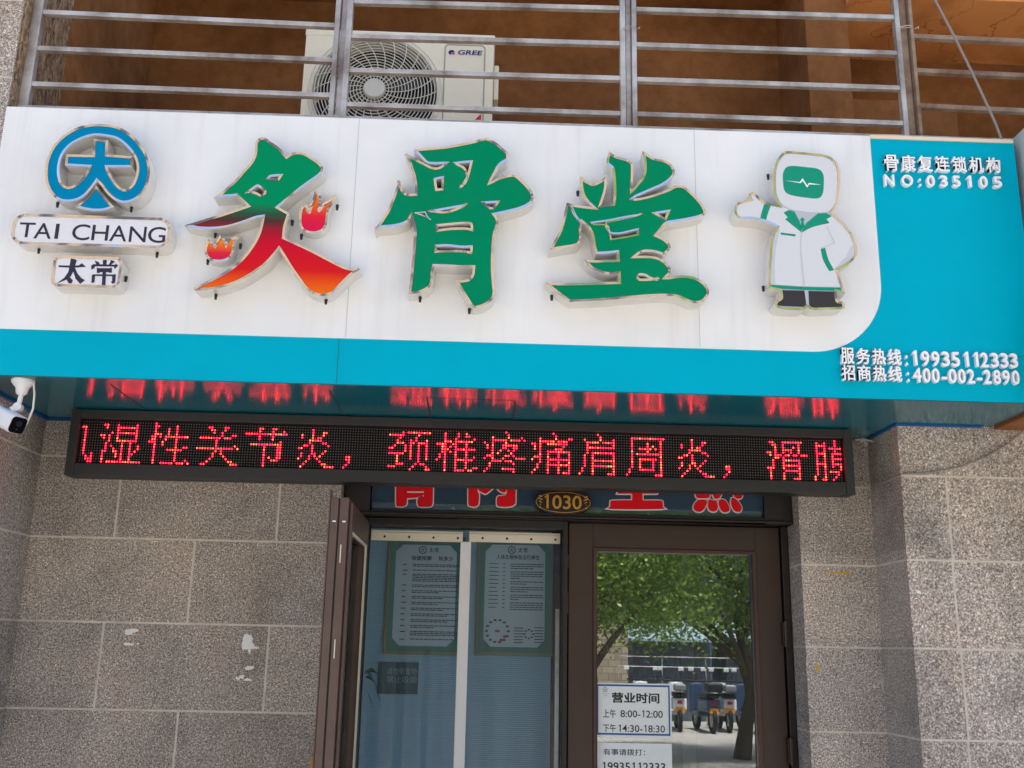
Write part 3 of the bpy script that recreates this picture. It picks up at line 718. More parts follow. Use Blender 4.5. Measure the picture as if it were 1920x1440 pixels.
# ---------------------------------------------------------------- light-box letters and shapes
DEP = .072; YL = YF-.004-DEP
RIM = .0085
def shape_loops(outer, holes, o, sc, Y):
    lo = zpoly(smooth_loop(outer), o, sc, Y)
    if area(lo) < 0: lo = lo[::-1]
    lh = []
    for h in holes:
        q = zpoly(smooth_loop(h, 3), o, sc, Y)
        if area(q) < 0: q = q[::-1]
        lh.append(q)
    return lo, lh
def safe_inset(l, w):
    a0 = area(l)
    for k in (1, .7, .45, .25, .12):
        q = inset(l, w*k)
        if 0 < area(q) < a0: return q
    return l
def ring(mb, a, b, ya, yb, m=0):
    k = len(a); mb.add([(p[0], ya, p[1]) for p in a]+[(p[0], yb, p[1]) for p in b], [(i, (i+1) % k, (i+1) % k+k, i+k) for i in range(k)], m)
def channel(name, label, cat, outer, holes, o, sc, face_mat, faces=None, depth=DEP, group=None, y=None, rim=RIM, face_name='face'):
    yf = YL if y is None else y
    lo, lh = shape_loops(outer, holes, o, sc, yf)
    cx = sum(p[0] for p in lo)/len(lo); cz = min(p[1] for p in lo)
    t = thing(name, label, cat, (cx, yf, cz), group)
    li = inset(lo, rim); lhi = [safe_inset(h, rim) for h in lh]
    c = MB()
    ring(c, lo, lo, yf, yf+depth, 0)                      # outer return
    ring(c, lo, li, yf, yf+.0009, 1)                      # polished rim, slightly dished
    ring(c, li, li, yf+.0009, yf+.003, 1)
    for h, hi in zip(lh, lhi):
        ring(c, h, hi, yf+.0009, yf, 1); ring(c, hi, hi, yf, yf+depth, 0); ring(c, h, h, yf+.0009, yf+.003, 1)
        if area(hi) < .0025: c.prism([hi], yf+depth-.004, None, 2)  # dark sheet in small holes, their inner shade put into its colour
    c.build('casing', [M['steel_side'], M['chrome'], M['hole']], t, recalc=False)
    f = MB()
    if faces is None: f.prism([li]+[h[::-1] for h in lh], yf+.0025, None)
    else:
        b_ = MB(); b_.prism([li], yf+.006, None); b_.build('backplate', M['chrome'], t, recalc=False)
        for fp in faces:
            q = zpoly(smooth_loop(fp), o, sc, yf)
            if area(q) < 0: q = q[::-1]
            f.prism([q], yf+.0015, yf+.0058)
    fo = f.build(face_name, face_mat, t, recalc=False)
    return t, lo, yf
def bolts(t, pts, y=None):
    """black fixing bolts under the casing, given by full-frame pixels"""
    for x, yy in pts:
        p = on_y(x, yy, YF-.03); w = MB()
        w.tube([(p.x, p.y-.008, p.z+.006), (p.x, p.y-.008, p.z-.004)], .0055, 8); w.tube([(p.x, p.y-.008, p.z-.004), (p.x, p.y-.008, p.z-.013)], .0045, 8)
        w.build('bolt', M['black_plastic'], t)

def grad(name, stops, z0, z1, rough=.16):
    """printed colour running up the face"""
    m = mat(name, rough=rough); g_ = N(m, 'ShaderNodeNewGeometry'); s_ = N(m, 'ShaderNodeSeparateXYZ'); m.node_tree.nodes['Principled BSDF'].inputs['Specular IOR Level'].default_value = .1; r = N(m, 'ShaderNodeMapRange')
    L(m, g_.outputs['Position'], s_.inputs[0]); L(m, s_.outputs['Z'], r.inputs[0]); r.inputs[1].default_value = z0; r.inputs[2].default_value = z1
    base(m, ramp(m, r.outputs[0], stops)); return m

# --- first character
Oa, Ka = (340, 230), 3.8917
jiu_outer = [(538,150),(560,118),(590,106),(622,116),(655,140),(700,170),(738,205),(768,243,1),(800,224),(850,213),(900,222),(950,250),(1000,285),(1025,310),(1036,340),(1022,370),(985,402),(930,440),(860,492),(790,550),(710,615,1),(748,637),(788,660,1),(778,700),(762,750),(756,795),(752,835,1),(850,880),(960,932),(1080,995),(1180,1045),(1230,1060),(1306,1070,1),(1255,1100),(1200,1150),(1150,1200),(1100,1245),(1050,1263),(1000,1262),(950,1245),(900,1205),(860,1150),(800,1065),(760,1000),(712,925,1),(680,965),(620,1030),(540,1090),(440,1150),(340,1190),(230,1215),(105,1228,1),(82,1203,1),(200,1150),(300,1097),(380,1045),(440,990),(490,930),(530,870),(560,810),(580,740),(590,688,1),(540,697),(470,723),(380,752),(300,769),(200,776),(110,770),(22,748,1),(100,725),(200,695),(300,665),(400,632),(477,605,1),(440,570),(400,533,1),(350,538),(234,543,1),(290,510),(340,465),(400,410),(450,350),(500,295),(530,240),(537,195)]
jiu_holes = [[(615,415,1),(635,388),(662,377),(745,372,1),(712,424,1),(665,420)], [(460,515,1),(530,462),(560,449),(598,474),(622,500),(610,525),(576,542,1),(545,524),(510,514)]]
zt, zbm = on_y(500,258,YL).z, on_y(500,560,YL).z
yy_ = lambda py: (on_y(500, py, YL).z-zbm)/(zt-zbm)
M['jiu'] = grad('green_to_flame_print', [(yy_(555), rgb(240,120,22)), (yy_(532), rgb(236,92,26)), (yy_(505), rgb(214,28,36)), (yy_(455), rgb(202,18,50)), (yy_(432), rgb(160,30,50)), (yy_(414), rgb(80,52,50)), (yy_(400), rgb(46,86,66)), (yy_(380), rgb(0,140,92))], zbm, zt)
t, *_ = channel('sign_character', 'green to red steel edged sign character with two flames beside it', 'sign letter', jiu_outer, jiu_holes, Oa, Ka, M['jiu'], group='steel edged sign characters')
bolts(t, [(405,441),(406,556),(612,565),(549,418)])
# --- flames
M['flame'] = grad('flame_print_right', [(0, rgb(214,22,84)), (.45, rgb(222,36,60)), (1, rgb(244,120,32))], on_y(590,432,YL).z, on_y(590,364,YL).z)
t, *_ = channel('flame_badge', 'larger red flame badge at the upper right of the first sign character', 'flame badge',
  [(858,720),(860,670),(868,630),(888,606),(925,598),(950,575),(966,530),(975,497,1),(1010,520),(1024,560),(1016,590),(1060,572),(1100,545),(1133,521,1),(1118,570),(1100,602),(1077,640),(1070,690),(1060,750),(1030,790),(980,808),(930,806),(885,786),(864,755)], [], Oa, Ka, M['flame'],
  faces=[[(873,720),(873,670),(885,645),(905,612,1),(912,650),(940,662),(955,620),(978,565),(985,527,1),(1004,560),(1006,590),(990,620),(1000,652),(1022,640),(1050,602),(1114,563,1),(1088,610),(1062,650),(1060,695),(1050,740),(1020,775),(980,792),(930,788),(890,768)]], depth=.05, y=YL+.022, group='flame badges beside the first sign character')
bolts(t, [(566,444),(633,389)])
M['flame_b'] = grad('flame_print_left', [(0, rgb(200,24,84)), (.45, rgb(222,44,60)), (1, rgb(244,140,32))], on_y(412,487,YL).z, on_y(412,446,YL).z)
t, *_ = channel('flame_badge', 'smaller red flame badge at the lower left of the first sign character', 'flame badge',
  [(168,940),(174,895),(195,846,1),(238,872),(262,850),(285,812,1),(315,845),(325,866),(360,842),(432,820,1),(405,860),(388,890),(385,935),(370,972),(340,1000),(290,1015),(230,1012),(186,985)], [], Oa, Ka, M['flame_b'],
  faces=[[(188,940),(192,890),(208,858,1),(220,890),(248,917),(265,880),(300,840,1),(312,880),(325,917),(345,872),(392,846,1),(372,890),(372,935),(350,975),(300,998),(240,995),(200,972)]], depth=.05, y=YL+.022, group='flame badges beside the first sign character')
bolts(t, [(391,491),(452,462)])
# --- second character
Ob, Kb = (690, 240), 4.0
gu_outer = [(342,158,1),(420,151),(520,143),(620,131),(720,112),(800,95),(850,79),(890,74),(930,90),(970,115),(1010,150),(1046,180),(1056,210),(1046,240),(1010,262),(980,292),(960,332),(920,403,1),(965,378),(1020,360),(1080,348),(1122,362),(1170,405),(1212,450),(1236,490),(1241,530),(1226,560),(1180,590),(1120,612),(1040,632),(955,650,1),(974,680),(976,725),(955,790),(946,870),(941,960),(941,1060),(946,1150),(953,1230),(940,1280),(900,1316),(850,1341),(797,1352),(770,1332),(740,1282),(700,1220),(658,1145,1),(710,1140),(755,1130),(778,1100),(785,1046,1),(700,1046),(600,1040),(498,1037,1),(488,1090),(486,1150),(466,1192),(420,1222),(370,1240),(302,1246,1),(315,1150),(325,1050),(335,950),(342,850),(346,780),(335,715),(322,672,1),(300,702),(255,724),(180,740),(90,748),(47,766,1),(100,690),(150,610),(190,510),(215,440),(232,388,1),(250,430),(265,470),(290,490),(320,493),(353,490,1),(352,430),(340,360),(315,280),(295,230),(275,188,1),(335,216),(380,240),(430,266),(485,292),(530,292),(568,268,1),(500,271),(440,262),(400,225)]
gu_holes = [[(632,257,1),(705,247),(788,240,1),(772,310),(755,370),(728,425),(682,452,1),(722,390),(733,350),(715,308),(675,285)],
  [(492,385),(510,370),(570,358,1),(568,466,1),(505,472,1)],
  [(442,621,1),(560,598),(752,565,1),(705,600),(620,632),(560,640),(500,634)],
  [(345,634,1),(430,624,1),(445,655),(475,690,1),(425,665),(385,650)],
  [(510,722,1),(560,716),(700,703),(770,705),(788,730),(788,776,1),(740,763),(650,763),(580,769),(510,780,1)],
  [(500,875,1),(600,870),(700,881),(785,878,1),(786,915),(775,948,1),(740,937),(650,931),(498,936,1)],
  [(842,551,1),(992,542,1),(965,585),(930,611),(892,595)]]
t, *_ = channel('sign_character', 'middle green steel edged sign character on the white panel', 'sign letter', gu_outer, gu_holes, Ob, Kb, M['green'], group='steel edged sign characters')
bolts(t, [(788,561),(880,583)])
# --- third character
Oc, Kc = (1010, 260), 4.2353
ta_outer = [(333,295,1),(372,330),(430,356),(482,336),(536,299,1),(540,360),(530,430),(498,525,1),(590,515,1),(598,440),(595,340),(588,252),(575,226),(545,200),(540,160),(563,96,1),(602,130),(660,150),(710,165),(746,195),(752,242),(750,322),(742,405,1),(790,345),(830,292),(840,222),(835,160),(825,98,1),(870,125),(922,155),(1000,170),(1050,200),(1080,250),(1076,290),(1040,332),(980,372),(900,407),(745,475,1),(800,470),(870,455),(950,430),(1030,400),(1090,372),(1150,376),(1220,430),(1290,505),(1326,570),(1320,600),(1280,622),(1180,645),(1090,660),(1020,673),(985,710),(940,765,1),(990,790),(1032,825),(1048,860),(1028,898),(990,925,1),(940,907),(880,898),(820,903),(780,930,1),(850,929),(920,935),(975,955),(1020,990),(1046,1030),(1046,1072),(1015,1100,1),(1090,1089),(1160,1085),(1240,1100),(1310,1140),(1352,1200),(1342,1255),(1300,1296),(1240,1308),(1180,1291),(1120,1263),(1050,1250),(900,1252),(700,1268),(500,1285),(245,1296,1),(180,1250),(110,1195),(48,1138,1),(150,1145),(300,1145),(450,1140),(635,1135,1),(632,1072,1),(560,1078),(490,1062),(430,1035),(390,1000),(358,958,1),(450,965),(530,962),(625,960,1),(622,903,1),(540,912),(455,915,1),(436,850),(425,770),(395,710),(348,668,1),(338,730),(340,790),(320,836),(270,856),(180,870),(80,887,1),(130,800),(170,720),(200,610),(222,507,1),(300,526),(425,541,1),(375,490),(345,430),(333,360)]
ta_holes = [[(405,660,1),(550,641),(700,611),(830,592,1),(780,616),(640,650),(542,672),(556,720),(582,741),(650,742),(740,721),(800,708,1),(798,766,1),(700,786),(570,806,1),(555,742),(535,692),(440,685)],
  [(893,585,1),(1052,560,1),(1010,653,1),(955,620)],
  [(776,1092),(798,1068),(850,1072),(905,1102),(966,1110,1),(900,1126),(805,1129),(780,1112)],
  [(246,528,1),(272,542,1),(300,605),(340,655,1),(320,662),(268,590)]]
t, *_ = channel('sign_character', 'right hand green steel edged sign character with a wide bottom stroke', 'sign letter', ta_outer, ta_holes, Oc, Kc, M['green'], group='steel edged sign characters')
bolts(t, [(1083,363),(1034,558)])
# --- round emblem
Od, Kd = (0, 200), 4.0
em_outer = [(770,130),(880,148),(980,205),(1055,285),(1105,370),(1125,470),(1112,570),(1075,645),(1010,700),(930,722),(860,700),(800,650),(760,595),(726,560,1),(690,610),(640,665),(580,700),(500,713),(430,695),(375,640),(345,570),(338,490),(350,400),(395,300),(475,215),(580,155),(680,132)]
em_hole = [(690,436,1),(660,505),(610,565),(555,605),(505,617),(455,590),(430,530),(428,440),(455,350),(520,275),(610,225),(700,200),(775,203),(880,225),(960,285),(1015,355),(1042,430),(1040,500),(1015,575),(975,620),(930,635),(880,610),(835,555),(800,490),(783,437,1),(973,437,1),(975,388,1),(787,372,1),(790,265,1),(716,258,1),(712,378,1),(512,374,1),(506,425,1)]
t, *_ = channel('round_emblem', 'round blue steel edged emblem of a ring with a cross above the name plates', 'emblem', em_outer, [em_hole], Od, Kd, M['logo_blue'])
bolts(t, [(110,384),(248,393)])
t, *_ = channel('emblem_wedge', 'small blue steel edged wedge tucked under the round emblem', 'emblem', [(719,590,1),(775,655),(820,712),(858,750,1),(790,775),(715,782),(640,772),(558,750,1),(620,705),(675,650)], [], Od, Kd, M['logo_blue'], depth=.07, y=YL+.001)
# --- name plates
def rrect(x0, y0, x1, y1, r, n=6):
    l = []
    for cx, cy, a0 in ((x1-r, y0+r, -90), (x1-r, y1-r, 0), (x0+r, y1-r, 90), (x0+r, y0+r, 180)):
        for i in range(n+1): a_ = rad(a0+90*i/n); l.append((cx+r*math.cos(a_), cy+r*math.sin(a_)))
    return l
def plate(name, label, p0, p1, p2, p3, r):
    """corner pixels TL TR BR BL (full frame) -> rectangular light box"""
    q = [on_y(*p, YL) for p in (p0, p1, p2, p3)]
    x0 = (q[0].x+q[3].x)/2; x1 = (q[1].x+q[2].x)/2; z1 = (q[0].z+q[1].z)/2; z0 = (q[2].z+q[3].z)/2
    lo = rrect(x0, z0, x1, z1, r)
    if area(lo) < 0: lo = lo[::-1]
    t = thing(name, label, 'name plate', ((x0+x1)/2, YL, z0)); li = inset(lo, RIM*1.1); c = MB()
    ring(c, lo, lo, YL, YL+DEP, 0); ring(c, lo, li, YL, YL+.0009, 1); ring(c, li, li, YL+.0009, YL+.003, 1); c.build('casing', [M['steel_side'], M['chrome']], t, recalc=False)
    f = MB(); f.prism([li], YL+.0025, None); f.build('face', M['acrylic_white'], t, recalc=False)
    return t, x0, x1, z0, z1
t, x0, x1, z0, z1 = plate('name_plate', 'wide white name plate reading TAI CHANG below the round emblem', (26,399), (321,409), (318,464), (18,459), .042)
w = MB()
zt_ = on_y(160,420,YL).z; 
def lat(ch, xa, xb, ya, yb, off=.004):
    A = on_y(xa, ya, YL); B = on_y(xb, yb, YL); w = MB(); put_text(w, ch, A.x, B.x, B.z, A.z, YL+.0018, off=off); w.build('letter', M['ink'], t, recalc=False)
for ch, xa, xb, ya, yb in (('T',37.5,63,416.5,445),('A',66,94.5,417.5,447.5),('I',105.0,107.9,419,447.5),('C',137,166,419.5,450.5),('H',174,201,421,451),('A',207.5,236,422,452.5),('N',244,272,424,454),('G',279,308.5,424.5,455.5)): lat(ch, xa, xb, ya, yb)
bolts(t, [(75,470),(296,478)])
t, x0, x1, z0, z1 = plate('name_plate', 'small white name plate with two dark characters under the TAI CHANG plate', (100,477), (228,483), (226,541), (95,536), .024)
w = MB()
tai = [[(437,1188),(520,1190),(530,1137),(560,1143),(575,1150),(562,1190),(590,1188),(612,1172),(643,1200),(560,1206),(580,1250),(610,1285),(636,1300),(600,1328),(565,1290),(548,1235),(530,1270),(500,1295),(420,1326),(480,1282),(510,1240),(518,1206),(440,1202)],[(497,1262),(525,1280),(545,1302),(535,1325),(512,1322),(495,1290)]]
cha = [[(770,1148),(800,1148),(797,1182),(770,1182)],[(708,1152),(740,1165),(748,1185),(725,1190)],[(832,1148),(862,1160),(828,1188),(815,1185)],
 [(682,1190),(700,1180),(862,1184),(866,1175),(886,1190),(860,1216),(852,1198),(712,1196),(705,1212),(684,1222)],
 [(725,1208),(752,1210),(820,1210),(838,1206),(838,1244),(815,1244),(815,1240),(748,1240),(748,1246),(725,1246)],
 [(700,1256),(850,1258),(862,1252),(868,1262),(862,1318),(845,1328),(828,1312),(840,1308),(840,1270),(712,1268),(706,1318),(684,1320),(688,1262)],
 [(768,1240),(794,1240),(790,1338),(762,1338)]]
for grp in (tai, cha):
    w = MB()
    for q, pl in enumerate(grp):
        l = zpoly(pl, Od, Kd, YL)
        if area(l) < 0: l = l[::-1]
        w.prism([l], YL+.0018-.0001*q, None)
    w.build('character', M['ink'], t, recalc=False)
bolts(t, [(238,523)])
# --- generic doctor figure
Oe, Ke = (1350, 260), 4.0
fig = [(490,96),(600,100),(700,108),(790,120),(850,150),(890,200),(902,260),(899,350),(894,430),(880,490),(843,550,1),(862,572,1),(905,612),(950,660),(1000,730),(1028,820),(1020,880),(980,930),(885,987,1),(900,1040),(920,1100),(942,1165,1),(876,1150,1),(884,1212),(920,1222),(938,1250),(920,1275),(850,1281),(760,1283),(695,1283),(655,1262,1),(618,1284),(540,1285),(470,1280),(430,1266),(410,1240),(425,1212),(455,1190),(450,1140,1),(368,1125,1),(362,1050),(370,900),(385,750),(425,660,1),(370,635),(300,612),(220,602),(150,600),(115,570),(108,520),(130,482),(180,462),(226,450,1),(216,420),(240,400),(272,415),(305,450),(345,475),(438,495,1),(413,440),(402,380),(400,300),(405,220),(432,150)]
M['silver_print'] = mat('silver_grey_print', rgb(186,193,206), .25)
t, lo, yf = channel('doctor_figure', 'white doctor shaped light box with a green collar at the right of the panel', 'sign figure', fig, [], Oe, Ke, M['silver_print'], y=YL)
def fp(pl, k, n=4): 
    l = zpoly(smooth_loop(pl, n), Oe, Ke, yf)
    return l if area(l) > 0 else l[::-1]
def deco(name, polys, m_):
    w = MB()
    for i, (k, pl) in enumerate(polys): w.prism([fp(pl, k)], yf+.0022-.0003*k, None)
    w.build(name, m_, t, recalc=False)
M['grey_tone'] = mat('pale_grey_print', rgb(196,202,214), .3)
M['fig_white'] = mat('white_print', rgb(216,219,226), .28)
M['fig_green'] = mat('green_print_face', rgb(0,148,122), .25)
M['fig_dark'] = mat('charcoal_print', rgb(50,50,58), .3)
deco('head', [(1, [(500,115),(600,116),(700,126),(790,140),(850,180),(878,240),(882,340),(876,430),(862,490),(825,535),(760,552),(640,545),(540,528),(470,490),(432,430),(420,340),(425,240),(450,160)])], M['fig_white'])
deco('screen', [(2, [(520,204),(650,212),(740,226),(775,265),(780,330),(772,410),(735,446),(640,440),(530,420),(486,390),(474,330),(476,250)])], M['fig_green'])
deco('pulse_line', [(3, [(490,312,1),(600,324,1),(620,294,1),(655,350,1),(668,330,1),(760,344,1),(670,342,1),(655,366,1),(622,316,1),(606,332,1)])], M['lettering_white'])
deco('collar', [(2, [(478,553,1),(515,533,1),(560,545,1),(600,620,1),(612,702,1),(560,660),(488,602,1),(510,590,1)]), (2, [(840,580,1),(800,556,1),(735,560,1),(650,630,1),(612,702,1),(700,660),(824,632,1),(800,602,1)]), (2, [(600,604,1),(620,588,1),(636,604,1),(628,622,1),(638,655,1),(612,690,1),(602,655,1),(612,622,1)])], M['fig_green'])
deco('cuff', [(2, [(333,486,1),(384,496,1),(360,560),(345,620,1),(300,607,1),(315,545)])], M['fig_green'])
deco('cuff', [(2, [(756,826,1),(790,816,1),(815,905),(858,985,1),(820,992,1),(775,910)])], M['fig_green'])
deco('hem_band', [(2, [(380,1094,1),(650,1110),(920,1116,1),(914,1142,1),(640,1134),(380,1120,1)])], M['fig_green'])
deco('pocket_band', [(2, [(456,702,1),(568,716,1),(566,732,1),(456,718,1)])], M['fig_green'])
deco('trouser_leg', [(2, [(452,1134,1),(634,1138,1),(648,1250),(630,1260),(450,1252),(432,1235),(440,1215),(458,1205)])], M['fig_dark'])
deco('trouser_leg', [(2, [(664,1140,1),(870,1146,1),(882,1225),(918,1240),(922,1262),(900,1270),(690,1266),(672,1255)])], M['fig_dark'])
deco('coat', [(1, [(430,500),(520,530,1),(612,706,1),(830,572,1),(880,610),(960,690),(1008,800),(1000,880),(960,925),(858,975,1),(880,1000),(916,1110,1),(640,1106),(384,1092,1),(378,950),(398,780),(442,650,1),(380,625),(312,606),(150,588),(124,560),(120,515),(150,485),(240,455,1),(235,420),(265,425),(300,462),(345,486)])], M['fig_white'])
deco('coat_shade', [(2, [(384,1088,1),(380,950),(400,790),(440,665,1),(452,680,1),(424,800),(410,950),(416,1090,1)])], M['grey_tone'])
deco('coat_shade', [(2, [(1000,800),(996,880),(955,922),(862,970,1),(900,930),(950,880),(975,820)])], M['grey_tone'])
deco('coat_fold', [(3, [(606,700,1),(614,700,1),(612,850),(640,1112,1),(628,1110,1),(604,860)]), (3, [(796,650,1),(804,650,1),(835,720),(868,782,1),(760,824,1),(756,816,1),(852,778,1),(825,722)])], M['grey_tone'])
bolts(t, [(1439,332),(1430,541)])

# ---------------------------------------------------------------- raised white lettering
YT = YF-.018
CJ = lambda s, xa, xb: [(c_, xa+(xb-xa)*i/len(s)+1.2, xa+(xb-xa)*(i+1)/len(s)-1.6) for i, c_ in enumerate(s)]
def raised(label, chars, line, group='raised white lettering lines'):
    """line: (xa, ytop_a, ybot_a, xb, ytop_b, ybot_b) in full-frame pixels; chars (glyph, x0, x1, [kind])"""
    xa, ta, ba, xb, tb, bb = line
    top = lambda x: ta+(tb-ta)*(x-xa)/(xb-xa); bot = lambda x: ba+(bb-ba)*(x-xa)/(xb-xa)
    p = on_y((xa+xb)/2, (ba+bb)/2, YT); t = thing('raised_lettering', label, 'lettering', tuple(p), group)
    for ch, c0, c1 in chars:
        A = on_y(c0, top(c0), YT); B = on_y(c1, bot(c1), YT); w = MB(); cjk = ord(ch) > 0x2e80
        A2 = on_y((c0+c1)/2, top((c0+c1)/2), YT); B2 = on_y((c0+c1)/2, bot((c0+c1)/2), YT)
        if cjk: put_text(w, ch, A.x, B.x, B2.z-.001, A2.z+.003, YT, depth=.016, off=.02)
        else: put_text(w, ch, A.x, B.x, B2.z, A2.z, YT, depth=.016, off=.018, mode='cap')
        w.build('character', M['lettering_white'], t, recalc=False)
raised('uppermost raised white lettering line in the teal corner of the signboard', CJ('骨康复连锁机构', 1656, 1879), (1656,291,319,1879,297,323))
raised('raised white serial number line NO:035105 in the teal corner', [('N',1658,1678),('O',1690,1713),(':',1722,1728),('0',1737,1754),('3',1762,1778),('5',1786,1802),('1',1813,1823),('0',1836,1853),('5',1862,1880)], (1658,326,347,1880,330,351))
raised('raised white service hotline row with an eleven digit phone number', CJ('服务热线', 1575, 1693)+[(':',1697,1703)]+[('1',1711,1721),('9',1727,1744),('9',1746,1763),('3',1765,1782),('5',1784,1801),('1',1808,1818),('1',1826,1836),('2',1838,1855),('3',1857,1874),('3',1875,1892),('3',1893,1910)], (1575,653,681,1910,662,689))
raised('lowest raised white lettering line reading 400-002-2890', CJ('招商热线', 1577, 1694)+[(':',1700,1706)]+[('4',1711,1729),('0',1730,1746),('0',1747,1763),('-',1765,1777),('0',1778,1795),('0',1796,1812),('2',1813,1829),('-',1831,1843),('2',1844,1860),('8',1862,1878),('9',1879,1895),('0',1897,1913)], (1577,685,712,1913,694,720))

# ---------------------------------------------------------------- LED display
YE = -.20
p00 = on_y(158.75,786.7,YE); p01 = on_y(1574.2,833.1,YE)
LX0 = p00.x; LP = (p01.x-p00.x)/287; LZ0 = (p00.z+p01.z)/2+.002
LED = thing('led_display', 'long black LED display with red scrolling characters under the signboard', 'LED display', ((p00.x+p01.x)/2, YE, LZ0-.2))
fx0 = on_y(128,825,YE-.018).x; fx1 = on_y(1601,870,YE-.018).x
fz1 = ZS-.004; fz0 = (on_y(122,888,YE-.018).z+on_y(1604,929,YE-.018).z)/2
ix0, ix1, iz1, iz0 = LX0-.010, LX0+287*LP+.010, LZ0+.010, LZ0-15*LP-.010
w = MB(); ya, yb = YE-.018, YE+.075
w.box(fx0, ix0, ya, yb, fz0, fz1); w.box(ix1, fx1, ya, yb, fz0, fz1); w.box(ix0, ix1, ya+.002, yb, iz1, fz1-.0005); w.box(ix0, ix1, ya+.002, yb, fz0+.0005, iz0)
w.box(fx0+.01, fx1-.01, YE+.075, YE+.078, fz0+.004, fz1-.004)
w.build('frame', M['led_frame'], LED, bevel=.004)
w = MB(); w.box(ix0, ix1, YE, YE+.01, iz0, iz1); w.build('matrix_panel', M['led_panel'], LED)
for x in (fx0+.4, fx0+1.2, fx1-1.0, fx1-.35): w = MB(); w.box(x-.02, x+.02, YE+.078, -.001, fz1-.06, fz1-.02); w.build('bracket', M['black_plastic'], LED)
G = {
'风': ['','','0,1','1','1','1','1','1','1','1','1','1','1,4','2,4','2-4','3,4'],
'湿': ['','8,9,13,20','9,13-20','13,20','11,13-20','7,8,10,13,20','8,10,13,20','10,13-20','9,15,18','9,11,15,18,21','9,12,15,18,21','8,9,12,13,15,18,20','8,13,15,18,19','8,13,15,18','8,15,18','8,10-22'],
'性': ['27','27,28,35','27,32,35','27,32,35','27-29,32,35','26,27,29,31-39','26,27,31,35','25-27,30,35','27,30,35','27,35,38,39','27,32-37','27,35','27,35','27,35','27,35,39','27,30-34,36-38,40'],
'关': ['','4,5,10,11','5,6,10','6,9','9,13,14','1-8,10-12','7','7','7,14','0-13,15','7,9','6,9','6,10','5,11','4,12,13','2,3,13-15'],
'节': ['','5,6,10,11','5,10,14','0-15','5,10','5,10','13','2-13','7,12,13','7,12,13','7,12,13','7,12,13','7,9,12,13','7,10-12','7','7'],
'炎': ['','5','5,9,10','1,5,9','1,5,7,8','4-8','4,9,10','2,3,5,11','0,1,5','5,10','1,5,6,9','1,4,6,8','0,4,7','3,8','2,9,10','1,10-13'],
'，': ['','','','','','','','','','','','1,2','1,2','2','1','0'],
'颈': ['','5,7-15','0-5,11','4,10','3,8,10,14','3-5,8,9,11-14','2,6,8,11,14','0,1,6,8,11,14','6,8,11,14','0-5,8,11,14','3,8,11,14','3,8,11,14','3,11','3-5,10,12,13','0-2,9,14','8,14,15'],
'椎': ['','3,8,11','3,8,11,12','3,7,14','3-5,7-13','0-3,6,7,11','2,3,5,7,11','2-4,7-14','2,3,5,7,11','1,3,7,11','1,3,7,11,14','0,3,7-13','3,7,11','3,7,11','3,7,11,14,15','3,7-10,12,13'],
'疼': ['8','9','3,9,14','3-8,10-13,15','0,3,8','1,3,7-12','1,3,7,8,11,12','3,6,9,11','3,5,10','1-3,8,9,11','0,3,7,12-15','3-6,8-10','2,11','2','1,7-11','0,11'],
'痛': ['8','9','3,9,14,15','3-8,10-13','0,1,3,6-13','1,3,12','1,3,9-11','3,6-14','3,6,10,14','1-3,6,10,14','0,3,6-14','3,6,10,14','2,6-14','2,6,10,14','1,6,10,14','0,6,10,12-14'],
'肩': ['7','8','2,8,13','3-7,9-13','3,13','3-13','3','3,5-13','2,5,13','2,5,13','2,5-13','2,5,13','2,5-13','1,5,13','1,5,13','0,5,11-13'],
'周': ['','2-14','2,13','2,8,13','2,8,10,13','2,5-9,11,13','2,8,13','2,4-13','2,13','2,5-11,13','2,5,10,13','2,5,10,13','2,5,10,13','1,5-10,13','1,13','0,11-13'],
'滑': ['','1,2,6-13','2,3,6,12','3,6,10,12','3,6-9,12','0,1,3,6,9,12','1,3-5,7,8,10,11,13-15','3,4,6','2,6-12','2,6,12','2,6-12','0-2,6,12','1,7-12','1,6,12','1,6,12','1,6,10-12'],
'膜': ['8','1,4,8','1-4,8','1,4,6-10','1,4,8','1-4,7-10','1,4,7','1,4,7-10','1,4,7','1-4,7-10','1,4,7,10','1,4,10','1,4,6-9','1,4,9','0,4,8','0,3,4,7'],
}
lit = set()
for ch, c0 in (('风',0),('湿',0),('性',0),('关',43),('节',61),('炎',81),('，',98),('颈',115),('椎',133),('疼',151),('痛',169),('肩',187),('周',205),('炎',225),('，',242),('滑',259),('膜',277)):
    for r, s_ in enumerate(G[ch]):
        for tok in filter(None, s_.split(',')):
            a_, _, b2 = tok.partition('-')
            for c_ in range(int(a_), int(b2 or a_)+1): lit.add((r, c0+c_))
on, off_ = MB(), MB()
for r in range(16):
    for c_ in range(288):
        x = LX0+c_*LP; z = LZ0-r*LP; k = (r, c_) in lit; mb = on if k else off_
        R1 = .0030 if k else .0019; h = .0024 if k else .0016
        vs = [(x+R1*math.cos(i*math.pi/3), YE-.0003, z+R1*math.sin(i*math.pi/3)) for i in range(6)]+[(x+R1*.62*math.cos(i*math.pi/3), YE-h, z+R1*.62*math.sin(i*math.pi/3)) for i in range(6)]
        mb.add(vs, [(11,10,9,8,7,6)[::-1]]+[(i, (i+1) % 6, (i+1) % 6+6, i+6) for i in range(6)])
on.build('lit_diodes', M['diode_on'], LED, recalc=False); off_.build('unlit_diodes', M['diode_off'], LED, recalc=False)

